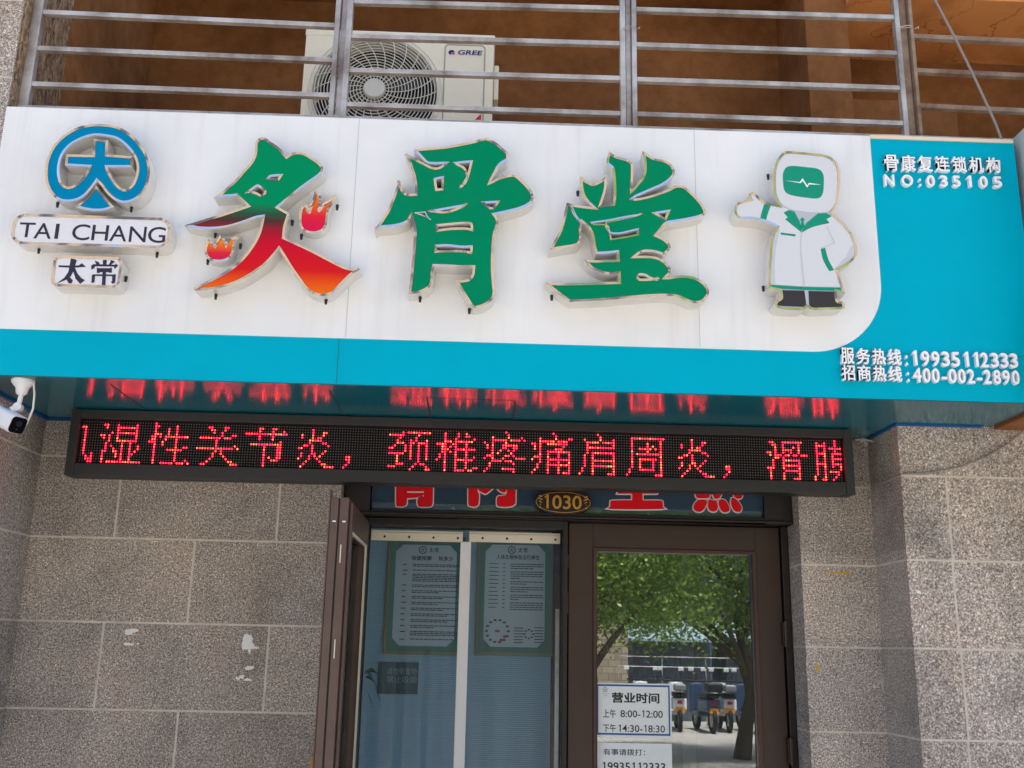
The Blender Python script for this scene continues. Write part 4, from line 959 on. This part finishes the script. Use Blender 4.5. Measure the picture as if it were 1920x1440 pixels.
# ---------------------------------------------------------------- security camera
mt = on_z(44,712,ZS); t = thing('security_camera', 'white bullet security camera hanging from the left end of the signboard soffit', 'security camera', (mt.x, mt.y, ZS-.16))
w = MB(); prof = [(.037,0),(.037,.010),(.030,.018),(.021,.028),(.018,.046),(.012,.052)]
w.tube([(mt.x, mt.y, ZS-h-.001) for r, h in prof], [r for r, h in prof], 24); w.build('mount_base', M['cam_white'], t, smooth=True)
j = Vector((mt.x-.004, mt.y, ZS-.095)); w = MB(); w.tube([(mt.x, mt.y, ZS-.05), j], .008, 12); w.tube([j+Vector((0,-.012,0)), j+Vector((0,.012,0))], .014, 16); w.build('stem', M['cam_white'], t, smooth=True)
ax = Vector((.78, -.45, -.42)).normalized(); ctr = j+Vector((-.030, -.004, -.040)); sd_ = ax.cross(Vector((0,0,1))).normalized(); up_ = sd_.cross(ax)
def body(l0, l1, hw, hh, r):
    pr = rrect(-hw, -hh, hw, hh, r, 5); vs = [ctr+ax*l0+sd_*a+up_*b for a, b in pr]+[ctr+ax*l1+sd_*a+up_*b for a, b in pr]; n = len(pr)
    return vs, [tuple(range(n))[::-1], tuple(range(n, 2*n))]+[(i, (i+1) % n, (i+1) % n+n, i+n) for i in range(n)]
w = MB(); w.add(*body(-.105, .066, .030, .030, .014)); w.build('body', M['cam_white'], t, bevel=.003)
w = MB(); w.add(*body(.066, .069, .0275, .0275, .013)); w.build('front_face', mat('glossy_black', rgb(14,14,18), .12), t)
w = MB(); c0 = ctr+ax*.069; w.tube([c0+up_*.006, c0+ax*.004+up_*.006], .010, 16); w.tube([c0-up_*.014, c0+ax*.002-up_*.014], .004, 10); w.build('lens', mat('lens_glass', rgb(40,40,60), .05), t)
w = MB(); w.tube([ctr+up_*.030, j], .011, 10); w.build('bracket_arm', M['cam_white'], t)
w = MB(); q = ctr-ax*.03+up_*.0305; w.add([q-sd_*.008-ax*.006, q+sd_*.008-ax*.006, q+sd_*.008+ax*.006, q-sd_*.008+ax*.006], [(0,1,2,3)]); w.build('sticker', M['print_blue'], t, recalc=False)
w = MB(); w.tube([(mt.x+.036, mt.y, ZS-.012), (mt.x+.045, mt.y-.004, ZS-.05), (mt.x+.048, mt.y-.006, ZS-.10), (mt.x+.035, mt.y-.005, ZS-.15), (mt.x+.015, mt.y-.004, ZS-.175)], .0035, 8); w.build('cable', M['cable_white'], t, smooth=True)
w = MB(); a_ = ctr-ax*.09-up_*.03; w.tube([a_, a_+Vector((.02,0,-.02)), a_+Vector((.06,0,-.038)), a_+Vector((.10,-.01,-.045))], .0035, 8); w.build('cable', M['cable_white'], t, smooth=True)

# ---------------------------------------------------------------- balcony railing
YR = -.60
def railing(label, left, right, rows, post_l, post_r, z0=3.468, rusty=False):
    """left/right pixel x of the bar ends; rows (y at left, y at right); posts as pixel spans at y=100"""
    ma = M['galv_dark'] if rusty else M['galv']
    xa = on_y(left[0], left[1], YR).x; xb = on_y(right[0], right[1], YR).x
    t = thing('railing_panel', label, 'railing', ((xa+xb)/2, YR, z0), 'railing panels along the balcony')
    for pa in (post_l, post_r):
        if pa: w = MB(); w.box(pa[0], pa[1], YR-.016, YR+.016, z0, 5.0 if False else 4.62); w.build('post', ma, t, bevel=.003)
    for ya, yb in rows:
        za = on_y(left[0], ya, YR).z; zb_ = on_y(right[0], yb, YR).z; h = .009
        w = MB(); x0 = post_l[1] if post_l else xa; x1 = post_r[0] if post_r else xb
        w.add([(x0,YR-.012,za-h),(x1,YR-.012,zb_-h),(x1,YR+.012,zb_-h),(x0,YR+.012,za-h),(x0,YR-.012,za+h),(x1,YR-.012,zb_+h),(x1,YR+.012,zb_+h),(x0,YR+.012,za+h)], [(0,3,2,1),(4,5,6,7),(0,1,5,4),(1,2,6,5),(2,3,7,6),(3,0,4,7)])
        w.build('rail', ma, t, bevel=.002)
        w = MB(); w.box(x0, x1, YR+.012, YR+.014, (za+zb_)/2+h-.002, (za+zb_)/2+h+.010); w.build('rail_flange', M['galv_dark'], t)
    return t
X1 = lambda x, y: on_y(x, y, YR).x
railing('galvanised railing panel at the left end beside the granite pilaster', (85,92), (626,116), [(25,50),(93,115),(160,181),(-45,-20),(-112,-88)], (X1(53,96), X1(71.5,96)), (X1(624.5,100), X1(634,100)))
railing('galvanised railing panel in front of the air conditioner fan', (662,132), (1160,84), [(70,18),(134,84),(198,149),(262-0,0)][:0]+[(70,92-0)][:0]+[(5,18),(70,84),(134,149),(198,215),(-60,-48),(-125,-114)], (X1(646.5,100), X1(657.5,100)), (X1(1162,110), X1(1172,110)))
railing('galvanised railing panel to the right of the air conditioner', (1195,86), (1683,101), [(20,35),(86,102),(151,167),(216,233),(-46,-31),(-112,-96)], (X1(1184,110), X1(1193,110)), (X1(1681,110), X1(1690,110)))
railing('rusty railing panel at the far right over the teal corner', (1716,134), (1990,147), [(70,83),(134,147),(200,213)], (X1(1708.5,110), X1(1715,110)), None, rusty=True)
for i, (a_, b2, lab) in enumerate(((X1(635.5,100), X1(646,100), 'flat steel strip standing between the posts left of the fan'), (X1(1173.5,110), X1(1183,110), 'flat steel strip standing between the two middle railing posts'), (X1(1691,110), X1(1706,110), 'rusty flat steel strip between the posts above the teal corner'))):
    w = MB(); w.box(a_, b2, YR+.002, YR+.008, 3.468, 4.62); tag(w.build('steel_strip', M['galv_dark'] if i == 2 else M['galv'], bevel=.002), lab, 'steel strip', 'steel strips between the railing posts')
w = MB(); w.box(-1.715, 2.6, YR-.03, YR+.02, 3.437, 3.467); tag(w.build('bottom_rail', M['galv'], bevel=.003), 'long galvanised bottom rail lying along the top of the signboard', 'rail')
w = MB(); w.box(X1(28,150)-.03, X1(28,150)-.003, -.60, -.55, 3.47, 4.62); tag(w.build('mortar_strip', worn('mortar_fill', rgb(150,132,104), .95, amount=.4, scale=14, bumpy=50)), 'rough tan mortar strip between the granite and the first railing post', 'mortar strip')
def wire(label, px, py, wd):
    c = on_y(px, py, YR); w = MB()
    for k in range(2):
        w.tube([(c.x+wd*math.cos(i*.524), YR+.022*math.sin(i*.524), c.z+.006*k+.004*math.sin(i*1.3+k)) for i in range(13)], .0014, 5)
    w.tube([(c.x+wd, YR-.01, c.z), (c.x+wd+.014, YR-.02, c.z+.006), (c.x+wd+.010, YR-.02, c.z-.006)], .0014, 5)
    tag(w.build('wire_tie', M['galv']), label, 'wire tie', 'wire ties on the railing posts')
wire('twisted wire tie binding the two middle railing posts', 1177, 58, .030)
wire('twisted wire tie binding the rusty posts above the teal corner', 1695, 57, .036)

# ---------------------------------------------------------------- air conditioner
A = on_y(575,57,0); B = on_y(927,66,0); ax0, ax1, az1 = A.x, B.x, (A.z+B.z)/2; az0 = az1-.60
t = thing('air_conditioner', 'ivory outdoor air conditioner unit standing on the balcony behind the railing', 'air conditioner', ((ax0+ax1)/2, .15, az0))
fc = on_y(703,173,0); FR = .268
circ = [(fc.x+FR*math.cos(i*2*math.pi/64), fc.z+FR*math.sin(i*2*math.pi/64)) for i in range(64)]
w = MB(); l = rrect(ax0, az0, ax1, az1, .022, 4); l = l if area(l) > 0 else l[::-1]
w.prism([l, circ[::-1]], 0, .30); w.build('casing', M['ac_body'], t, bevel=.004)
w = MB(); w.box(ax0-.004, ax1+.004, -.003, .302, az1-.030, az1+.004); w.build('top_cover', M['ac_body'], t, bevel=.006)
w = MB(); w.tube([(fc.x, .10, fc.z), (fc.x, .102, fc.z)], FR+.001, 48); w.build('shroud', M['ac_dark'], t)
w = MB()
for b3 in range(3):
    a0 = b3*2.094+.3
    vs = []; fs = []
    for i in range(7):
        for k in range(5): r = .06+k*.042; a_ = a0+i*.17; vs.append((fc.x+r*math.cos(a_), .045+.006*i, fc.z+r*math.sin(a_)))
    for i in range(6):
        for k in range(4): fs.append((i*5+k, i*5+k+1, (i+1)*5+k+1, (i+1)*5+k))
    w.add(vs, fs)
w.build('fan_blades', M['ac_blade'], t, recalc=False)
w = MB()
for k in range(15):
    r = .062+k*(FR-.062)/14.5; d = -.010-.020*math.cos(r/FR*1.5)
    w.tube([(fc.x+r*math.cos(i*2*math.pi/48), d, fc.z+r*math.sin(i*2*math.pi/48)) for i in range(49)], .0021, 5, cap=False)
for s in range(24):
    pts = []
    for k in range(8): r = .05+k*(FR-.05)/7; a_ = s*2*math.pi/24+.55*(r/FR)**1.3; pts.append((fc.x+r*math.cos(a_), -.012-.020*math.cos(r/FR*1.5), fc.z+r*math.sin(a_)))
    w.tube(pts, .0021, 5, cap=False)
w.build('fan_grille', M['ac_white'], t, smooth=True)
w = MB()
for r, wd in ((FR+.006, .006), (FR+.022, .0022)):
    w.tube([(fc.x+r*math.cos(i*2*math.pi/64), -.002, fc.z+r*math.sin(i*2*math.pi/64)) for i in range(65)], wd, 6, cap=False)
w.build('fan_surround', M['ac_white'], t, smooth=True)
w = MB(); w.tube([(fc.x, -.040, fc.z), (fc.x, -.030, fc.z), (fc.x, -.02, fc.z)], [.044, .049, .049], 32); w.build('hub_cap', M['ac_white'], t)
pa = on_y(833,110,0).x; pb = on_y(910,110,0).x
w = MB(); l = rrect(pa, az0+.02, pb, on_y(870,84,0).z, .02, 4); l = l if area(l) > 0 else l[::-1]
w.prism([l, inset(l, .005)[::-1]], -.0022, -.0002); w.build('panel_groove', M['ac_groove'], t, recalc=False)
c = on_y(847,99,0); r = .0145
w = MB(); w.prism([[(c.x+r*math.cos(rad(a_)), c.z+r*.85*math.sin(rad(a_))) for a_ in range(20, 271, 14)]+[(c.x-.002, c.z-.001)]], -.003, None)
A = on_y(858,94,0); B = on_y(903,104.5,0); gv = MB(); put_text(gv, 'GREE', A.x, B.x, B.z, A.z, -.003, off=.02)
zm = min(v_[2] for v_ in gv.v); w.add([(x+.22*(z-zm), y, z) for x, y, z in gv.v], gv.f); w.build('brand_mark', mat('navy_print', rgb(28,30,120), .4), t, recalc=False)
w = MB(); w.prism([[(c.x+.002+r*.85*math.cos(rad(a_)), c.z-.001+r*.75*math.sin(rad(a_))) for a_ in range(-80, 16, 12)]+[(c.x, c.z-.001)]], -.0034, None)
D = on_y(890,225,0); w.prism([[(D.x, D.z), (on_y(902,225,0).x, D.z), (on_y(902,214,0).x, on_y(902,214,0).z)]], -.003, None); w.build('red_mark', mat('red_print', rgb(222,30,60), .4), t, recalc=False)
w = MB(); w.box(ax1+.002, ax1+.024, .03, .14, on_y(930,180,0).z, on_y(930,115,0).z); w.build('side_handle', M['ac_body'], t, bevel=.006)

# pipes, cables and odds and ends on the balcony and wall
YQ = .2
w = MB(); w.tube([on_y(170,72,YQ), on_y(176,110,YQ), on_y(182,150,YQ), on_y(191,210,YQ), on_y(193,235,YQ)], [.010,.012,.0125,.0135,.0135], 12)
w.tube([on_y(168,62,YQ), on_y(171,82,YQ)], .013, 12)
tag(w.build('drain_pipe', M['pvc'], smooth=True), 'bent ivory drain pipe on the brown balcony wall at left', 'pipe')
w = MB(); w.tube([on_y(148,168,YQ), on_y(147,235,YQ)], .011, 12); tag(w.build('pipe_stub', M['pvc'], smooth=True), 'short upright ivory pipe stub beside the bent drain pipe', 'pipe')
w = MB(); pts = [(1753,0),(1790,70),(1822,135),(1850,195),(1868,235),(1878,262)]
w.tube([on_y(1720,-70,-.66)]+[on_y(x, y, -.66) for x, y in pts], .0046, 8); tag(w.build('cable', M['cable'], smooth=True), 'thick grey cable slanting down across the far right railing', 'cable')
w = MB(); pts = [(1960,770),(1920,806),(1890,832),(1850,856),(1800,875),(1750,885),(1715,888),(1690,889)]
w.tube([on_y(x, y, YRP-.012) for x, y in pts]+[Vector((XR-.008, YRP+.05, on_y(1690,889,YRP).z-.005)), Vector((XR-.008, -.02, on_y(1690,889,YRP).z-.012))], .0034, 7)
tag(w.build('cable', M['cable'], smooth=True), 'thin grey cable drooping over the right granite pilaster', 'cable')
def ragged(l, amp, seed):
    rn = random.Random(seed); out = []
    for i, p in enumerate(l):
        q = l[(i+1) % len(l)]; out.append(p)
        for u in (.25, .5, .75): out.append((p[0]+(q[0]-p[0])*u+rn.uniform(-amp, amp), p[1]+(q[1]-p[1])*u+rn.uniform(-amp, amp)))
    return out
def scrap(label, polys, Y=0, sc=2.572, o=(0,880)):
    w = MB()
    for pl in polys:
        l = zpoly(pl, o, sc, Y); l = ragged(l if area(l) > 0 else l[::-1], .0016, len(pl)); w.prism([l], Y-.0028, Y-.0005)
    tag(w.build('paper_scrap', M['scrap']), label, 'paper scrap', 'torn paper scraps stuck to the wall')
scrap('torn white paper scrap nearest the left pilaster, blob over a dash', [[(606,772),(635,768),(668,770),(662,784),(640,790),(632,798),(604,796)], [(597,836),(646,838),(642,850),(598,846)], [(660,838),(668,836),(670,844),(662,845)]])
scrap('largest torn white paper scrap, upper one left of the open door', [[(1178,796),(1196,792),(1200,800),(1212,796),(1222,818),(1216,832),(1226,842),(1228,854),(1240,856),(1248,850),(1246,866),(1212,866),(1206,890),(1200,884),(1196,868),(1176,868),(1172,878),(1168,860),(1166,840),(1172,820)]])
scrap('broken ring of white paper scraps below the largest scrap', [[(1182,954),(1196,948),(1222,948),(1228,958),(1214,966),(1186,970)], [(1136,1000),(1150,1006),(1158,994),(1180,990),(1174,1010),(1160,1008),(1150,1016),(1140,1012)], [(1124,964),(1130,974),(1136,984),(1132,986)], [(1180,1010),(1196,1006),(1214,1014),(1214,1022),(1180,1020)]])
scrap('tiny pale sticker scrap on the right granite pilaster', [[(848,550),(862,552),(874,566),(868,574),(852,566)]], YRP, 2.667, (1400,900))
def smear(label, polys, sc, o, Y=0):
    w = MB()
    for pl in polys:
        l = zpoly(pl, o, sc, Y); l = ragged(l if area(l) > 0 else l[::-1], .002, len(pl)); w.prism([l], Y-.0022, Y-.0004)
    tag(w.build('paint_smear', M['yellow_paint']), label, 'paint smear', 'yellow paint smears on the granite')
smear('short yellow paint smear on the wall between door and right pilaster', [[(348,916),(356,918),(358,930),(364,945),(360,962),(354,950),(346,944)]], 2.667, (1400,900))
smear('thin yellow paint streak under the joint right of the door', [[(376,450),(410,456),(440,462),(500,458),(530,464),(505,470),(440,467),(400,462)]], 2.667, (1400,900))
smear('yellow paint smear low on the granite beside the open leaf', [[(1500,1385),(1508,1395),(1514,1415),(1516,1440),(1500,1438),(1494,1415)]], 2.572, (0,880))
# loose threads of tape beside the display's right end
w = MB(); c = on_y(1612,826,-.05); rl = random.Random(4)
for k in range(7):
    p = c+Vector((rl.uniform(-.02,.02), rl.uniform(-.02,.02), rl.uniform(-.006,.01)))
    w.tube([p, p+Vector((rl.uniform(.0,.03), -.01, rl.uniform(-.01,.004))), p+Vector((rl.uniform(.01,.05), -.012, rl.uniform(-.022,.0)))], .0022, 5)
tag(w.build('frayed_tape', M['cable_white']), 'frayed pale tape ends at the right end of the LED display', 'tape')

# ---------------------------------------------------------------- neighbouring shop front
NB = thing('neighbour_sign', 'pale grey end of the neighbouring shop sign at the right edge', 'signboard', (2.9, -.6, 2.44))
w = MB(); w.box(1.935, 4.2, -.84, -.31, 2.80, 3.475); w.build('board', M['neighbour'], NB, bevel=.004)
w = MB(); w.box(1.915, 4.2, -.80, -.305, ZS-.012, ZS+.01); w.box(1.915, 4.2, -.80, -.78, ZS+.01, 2.80); w.build('timber_soffit', M['wood'], NB, bevel=.002)

# ---------------------------------------------------------------- across the street (seen in the door glass and the polished steel)
M['bark'] = worn('bark', rgb(92,78,64), .95, amount=.5, scale=14, bumpy=30)
def leafmat(name, a, b2):
    m = mat(name, rough=.45, spec=.4); v = coords(m); base(m, ramp(m, noise(m, v, 9, 3), [(.35, a), (.65, b2)]))
    m.node_tree.nodes['Principled BSDF'].inputs['Subsurface Weight'].default_value = 0
    t = m.node_tree; tr = N(m, 'ShaderNodeBsdfTranslucent'); tr.inputs[0].default_value = (.16,.30,.03,1); mx = N(m, 'ShaderNodeMixShader'); mx.inputs[0].default_value = .35
    L(m, t.nodes['Principled BSDF'].outputs[0], mx.inputs[1]); L(m, tr.outputs[0], mx.inputs[2]); L(m, mx.outputs[0], t.nodes['Material Output'].inputs[0]); return m
M['leaf'] = leafmat('street_leaf', rgb(78,116,34), rgb(158,180,80))
def tree(label, x, y, h, rx, ry, z0, n, seed):
    rn = random.Random(seed); t = thing('street_tree', label, 'tree', (x, y, 0), 'street trees')
    w = MB(); w.tube([(x-.10,y,0),(x-.02,y,.5),(x+.07,y+.05,1.0),(x+.02,y,1.5),(x-.09,y,2.1),(x,y,h*.7)], [.15,.115,.10,.10,.075,.03], 10)
    for k in range(9):
        a_ = k*.9+seed; zz = 1.25+.16*k
        w.tube([(x,y,zz),(x+rx*.35*math.cos(a_),y+ry*.35*math.sin(a_),zz+.5),(x+rx*.8*math.cos(a_),y+ry*.8*math.sin(a_),min(h-.3,zz+1.0))], [.07,.045,.015], 7)
    w.build('trunk', M['bark'], t, smooth=True)
    cl = [(x+rn.uniform(-1,1)*rx, y+rn.uniform(-1,1)*ry, z0+(h-z0)*rn.random()**.8) for _ in range(90)]
    w = MB(); vs = []; fs = []
    for i in range(n):
        c = rn.choice(cl); p = Vector(c)+Vector((rn.gauss(0,.28), rn.gauss(0,.28), rn.gauss(0,.22)))
        d = Vector((rn.gauss(0,1), rn.gauss(0,1), rn.gauss(-.5,.6))).normalized(); s = d.cross(Vector((rn.gauss(0,1), rn.gauss(0,1), rn.gauss(0,1)))).normalized()
        l_, b_ = rn.uniform(.05,.10), rn.uniform(.014,.026); k = len(vs)
        vs += [p, p+d*l_*.5+s*b_, p+d*l_, p+d*l_*.5-s*b_]; fs.append((k, k+1, k+2, k+3))
    w.add(vs, fs); w.build('crown', M['leaf'], t, recalc=False)
tree('street tree opposite whose crown fills the left of the closed leaf glass', 1.6, -11.0, 4.0, 1.6, 1.4, 2.0, 30000, 1)
tree('street tree opposite whose trunk is mirrored at the right of the closed leaf', 4.3, -12.5, 4.3, 1.9, 1.5, 2.0, 32000, 2)
tree('tall street tree mirrored in the polished edges of the right hand sign letters', 5.6, -10.5, 9.6, 2.3, 1.6, 4.6, 18000, 3)
M['blue_building'] = worn('slate_blue_render', rgb(70,86,110), .7, amount=.15, scale=.7)
t = thing('opposite_building', 'slate blue building across the street mirrored in the transom glass', 'building', (0, -30, 0))
w = MB(); w.box(-22, 26, -38, -30, 0, 7.2); w.build('wall', M['blue_building'], t)
M['beige'] = worn('beige_render', rgb(160,142,122), .8, amount=.12, scale=.6); M['dark_window'] = mat('dark_window', rgb(44,44,60), .15)
w = MB(); w.box(-22, 26, -38, -30, 7.2, 23); w.build('wall', M['beige'], t)
w = MB(); w.box(-22.2, 26.2, -30.4, -30.001, 7.0, 7.4); w.build('ledge', M['neighbour'], t)
for r in range(5):
    for k in range(12): w = MB(); w.box(-20+k*3.8, -18.1+k*3.8, -30.03, -29.98, 8.6+r*2.9, 10.4+r*2.9); w.build('window', M['dark_window'], t)
    w = MB(); w.box(-22, 26, -30.25, -30.001, 10.7+r*2.9, 10.9+r*2.9); w.build('ledge', M['neighbour'], t)
m = M['stone_blocks'] = mat('stone_block_wall', rough=.9); v = coords(m)
bt = N(m, 'ShaderNodeTexBrick'); bt.inputs['Scale'].default_value = 1.6; bt.inputs['Mortar Size'].default_value = .02; bt.inputs['Color1'].default_value = rgb(176,160,134); bt.inputs['Color2'].default_value = rgb(150,136,114); bt.inputs['Mortar'].default_value = rgb(132,120,102)
mp = N(m, 'ShaderNodeMapping'); mp.inputs['Rotation'].default_value = (rad(90),0,0); L(m, v, mp.inputs['Vector']); L(m, mp.outputs[0], bt.inputs['Vector']); base(m, bt.outputs['Color'])
w = MB(); w.box(-6, 3.6, -21.2, -20.8, 0, 2.9); tag(w.build('stone_wall', M['stone_blocks']), 'beige stone block wall mirrored at the left of the closed leaf', 'wall')
M['sheet_blue'] = worn('pale_blue_sheet_metal', rgb(170,194,206), .4, .2, amount=.12, scale=2)
M['sheet_dark'] = worn('dark_corrugated_sheet', rgb(96,106,112), .6, .2, amount=.3, scale=3)
for lab, xa, xb in (('pale roofed sheet metal shed mirrored beside the stone wall', 3.8, 5.7), ('pale roofed sheet metal shed mirrored behind the parked scooters', 6.1, 9.5)):
    t = thing('storage_shed', lab, 'shed', ((xa+xb)/2, -22, 0), 'sheds across the street')
    w = MB(); w.box(xa, xb, -23, -21.4, 0, 1.85)
    for k in range(int((xb-xa)/.12)): w.box(xa+k*.12, xa+k*.12+.05, -21.4, -21.375, 0, 1.85)
    w.build('wall', M['sheet_dark'], t)
    w = MB(); w.add([(xa-.15,-21.0,1.86),(xb+.15,-21.0,1.86),(xb+.15,-23.2,2.35),(xa-.15,-23.2,2.35),(xa-.15,-21.0,1.92),(xb+.15,-21.0,1.92),(xb+.15,-23.2,2.41),(xa-.15,-23.2,2.41)], [(0,3,2,1),(4,5,6,7),(0,1,5,4),(1,2,6,5),(2,3,7,6),(3,0,4,7)]); w.build('roof', M['sheet_blue'], t)
t = thing('guard_rail', 'thin grey guard rail mirrored in front of the sheds', 'railing', (6, -19.6, 0))
for k in range(8): w = MB(); w.tube([(3.2+k, -19.6, 0), (3.2+k, -19.6, 1.55)], .014, 8); w.build('post', M['galv'], t)
for zz in (1.5, 1.28): w = MB(); w.tube([(3.2, -19.6, zz), (10.2, -19.6, zz)], .013, 8); w.build('bar', M['galv'], t)
M['scooter_white'] = mat('scooter_white', rgb(226,226,224), .25); M['scooter_black'] = mat('scooter_black', rgb(22,22,24), .5); M['tail_red'] = mat('tail_lamp', rgb(170,16,24), .25); M['plate_y'] = mat('yellow_plate', rgb(226,150,30), .5)
def scooter(paint, box_paint, hw):
    t = thing('parked_scooter', 'white scooter parked across the street mirrored low in the closed leaf', 'scooter', (0,0,0), 'scooters parked across the street')
    for y in (-.55, .62):
        w = MB(); w.tube([(.21*0+ .05*0, y+.21*math.cos(i*.3927), .25+.21*math.sin(i*.3927)) for i in range(17)], .045, 8, cap=False); wh = w.build('wheel', M['scooter_black'], t, smooth=True)
        w = MB(); w.tube([(-.03, y, .25), (.03, y, .25)], .13, 14); w.build('hub', M['galv'], wh)
    w = MB(); w.box(-.15, .15, .05, .75, .42, .68); w.box(-.14, .14, -.55, .05, .30, .40); w.box(-.17, .17, -.62, -.48, .35, .98); w.build('body', paint, t, bevel=.05, seg=3)
    w = MB(); w.box(-.14, .14, .0, .72, .69, .79); w.build('seat', M['scooter_black'], t, bevel=.04, seg=3)
    w = MB(); w.box(-hw, hw, .66, .90, .82, .84+hw); w.build('rear_box', box_paint, t, bevel=.05, seg=3)
    w = MB(); w.tube([(-.34, -.45, 1.02), (0, -.52, 1.0), (.34, -.45, 1.02)], .018, 8); w.tube([(-.28,-.48,1.02),(-.34,-.5,1.25)], .008, 6); w.tube([(.28,-.48,1.02),(.34,-.5,1.25)], .008, 6); w.build('handlebar', M['scooter_black'], t)
    for s in (-1, 1): w = MB(); w.box(s*.34-.06, s*.34+.06, -.51, -.48, 1.21, 1.30); w.build('mirror', M['scooter_white'], t, bevel=.02)
    w = MB(); w.box(-.05, .05, .752, .775, .57, .63); w.build('tail_light', M['tail_red'], t)
    w = MB(); w.box(-.10, .10, .752, .765, .40, .50); w.build('number_plate', M['plate_y'], t)
    return t
M['scooter_blue'] = mat('scooter_blue', rgb(60,76,104), .3); M['scooter_grey'] = mat('scooter_grey', rgb(120,122,126), .35)
sc0 = scooter(M['scooter_white'], M['scooter_grey'], .13); sc1 = scooter(M['scooter_blue'], M['scooter_black'], .17)
SCO = ((4.35,-18.6,.12,'white scooter mirrored just right of the opening hours notice'), (4.85,-18.3,-.08,'dark blue scooter mirrored second to the right of the opening hours notice'), (5.35,-18.6,.05,'white scooter mirrored third to the right of the opening hours notice'), (5.85,-18.2,-.15,'dark blue scooter mirrored fourth to the right of the opening hours notice'), (6.4,-18.7,.2,'white scooter mirrored by the right bead of the closed leaf'), (3.75,-18.7,-.2,'white scooter mirrored just above the opening hours notice'))
for i, (x, y, a_, lab) in enumerate(SCO):
    s_ = (sc0 if i == 0 else sc1) if i < 2 else copy_tree(sc1 if i in (3,) else sc0)
    s_.location = (x, y, 0); s_.rotation_euler = (0, 0, a_); s_['label'] = lab
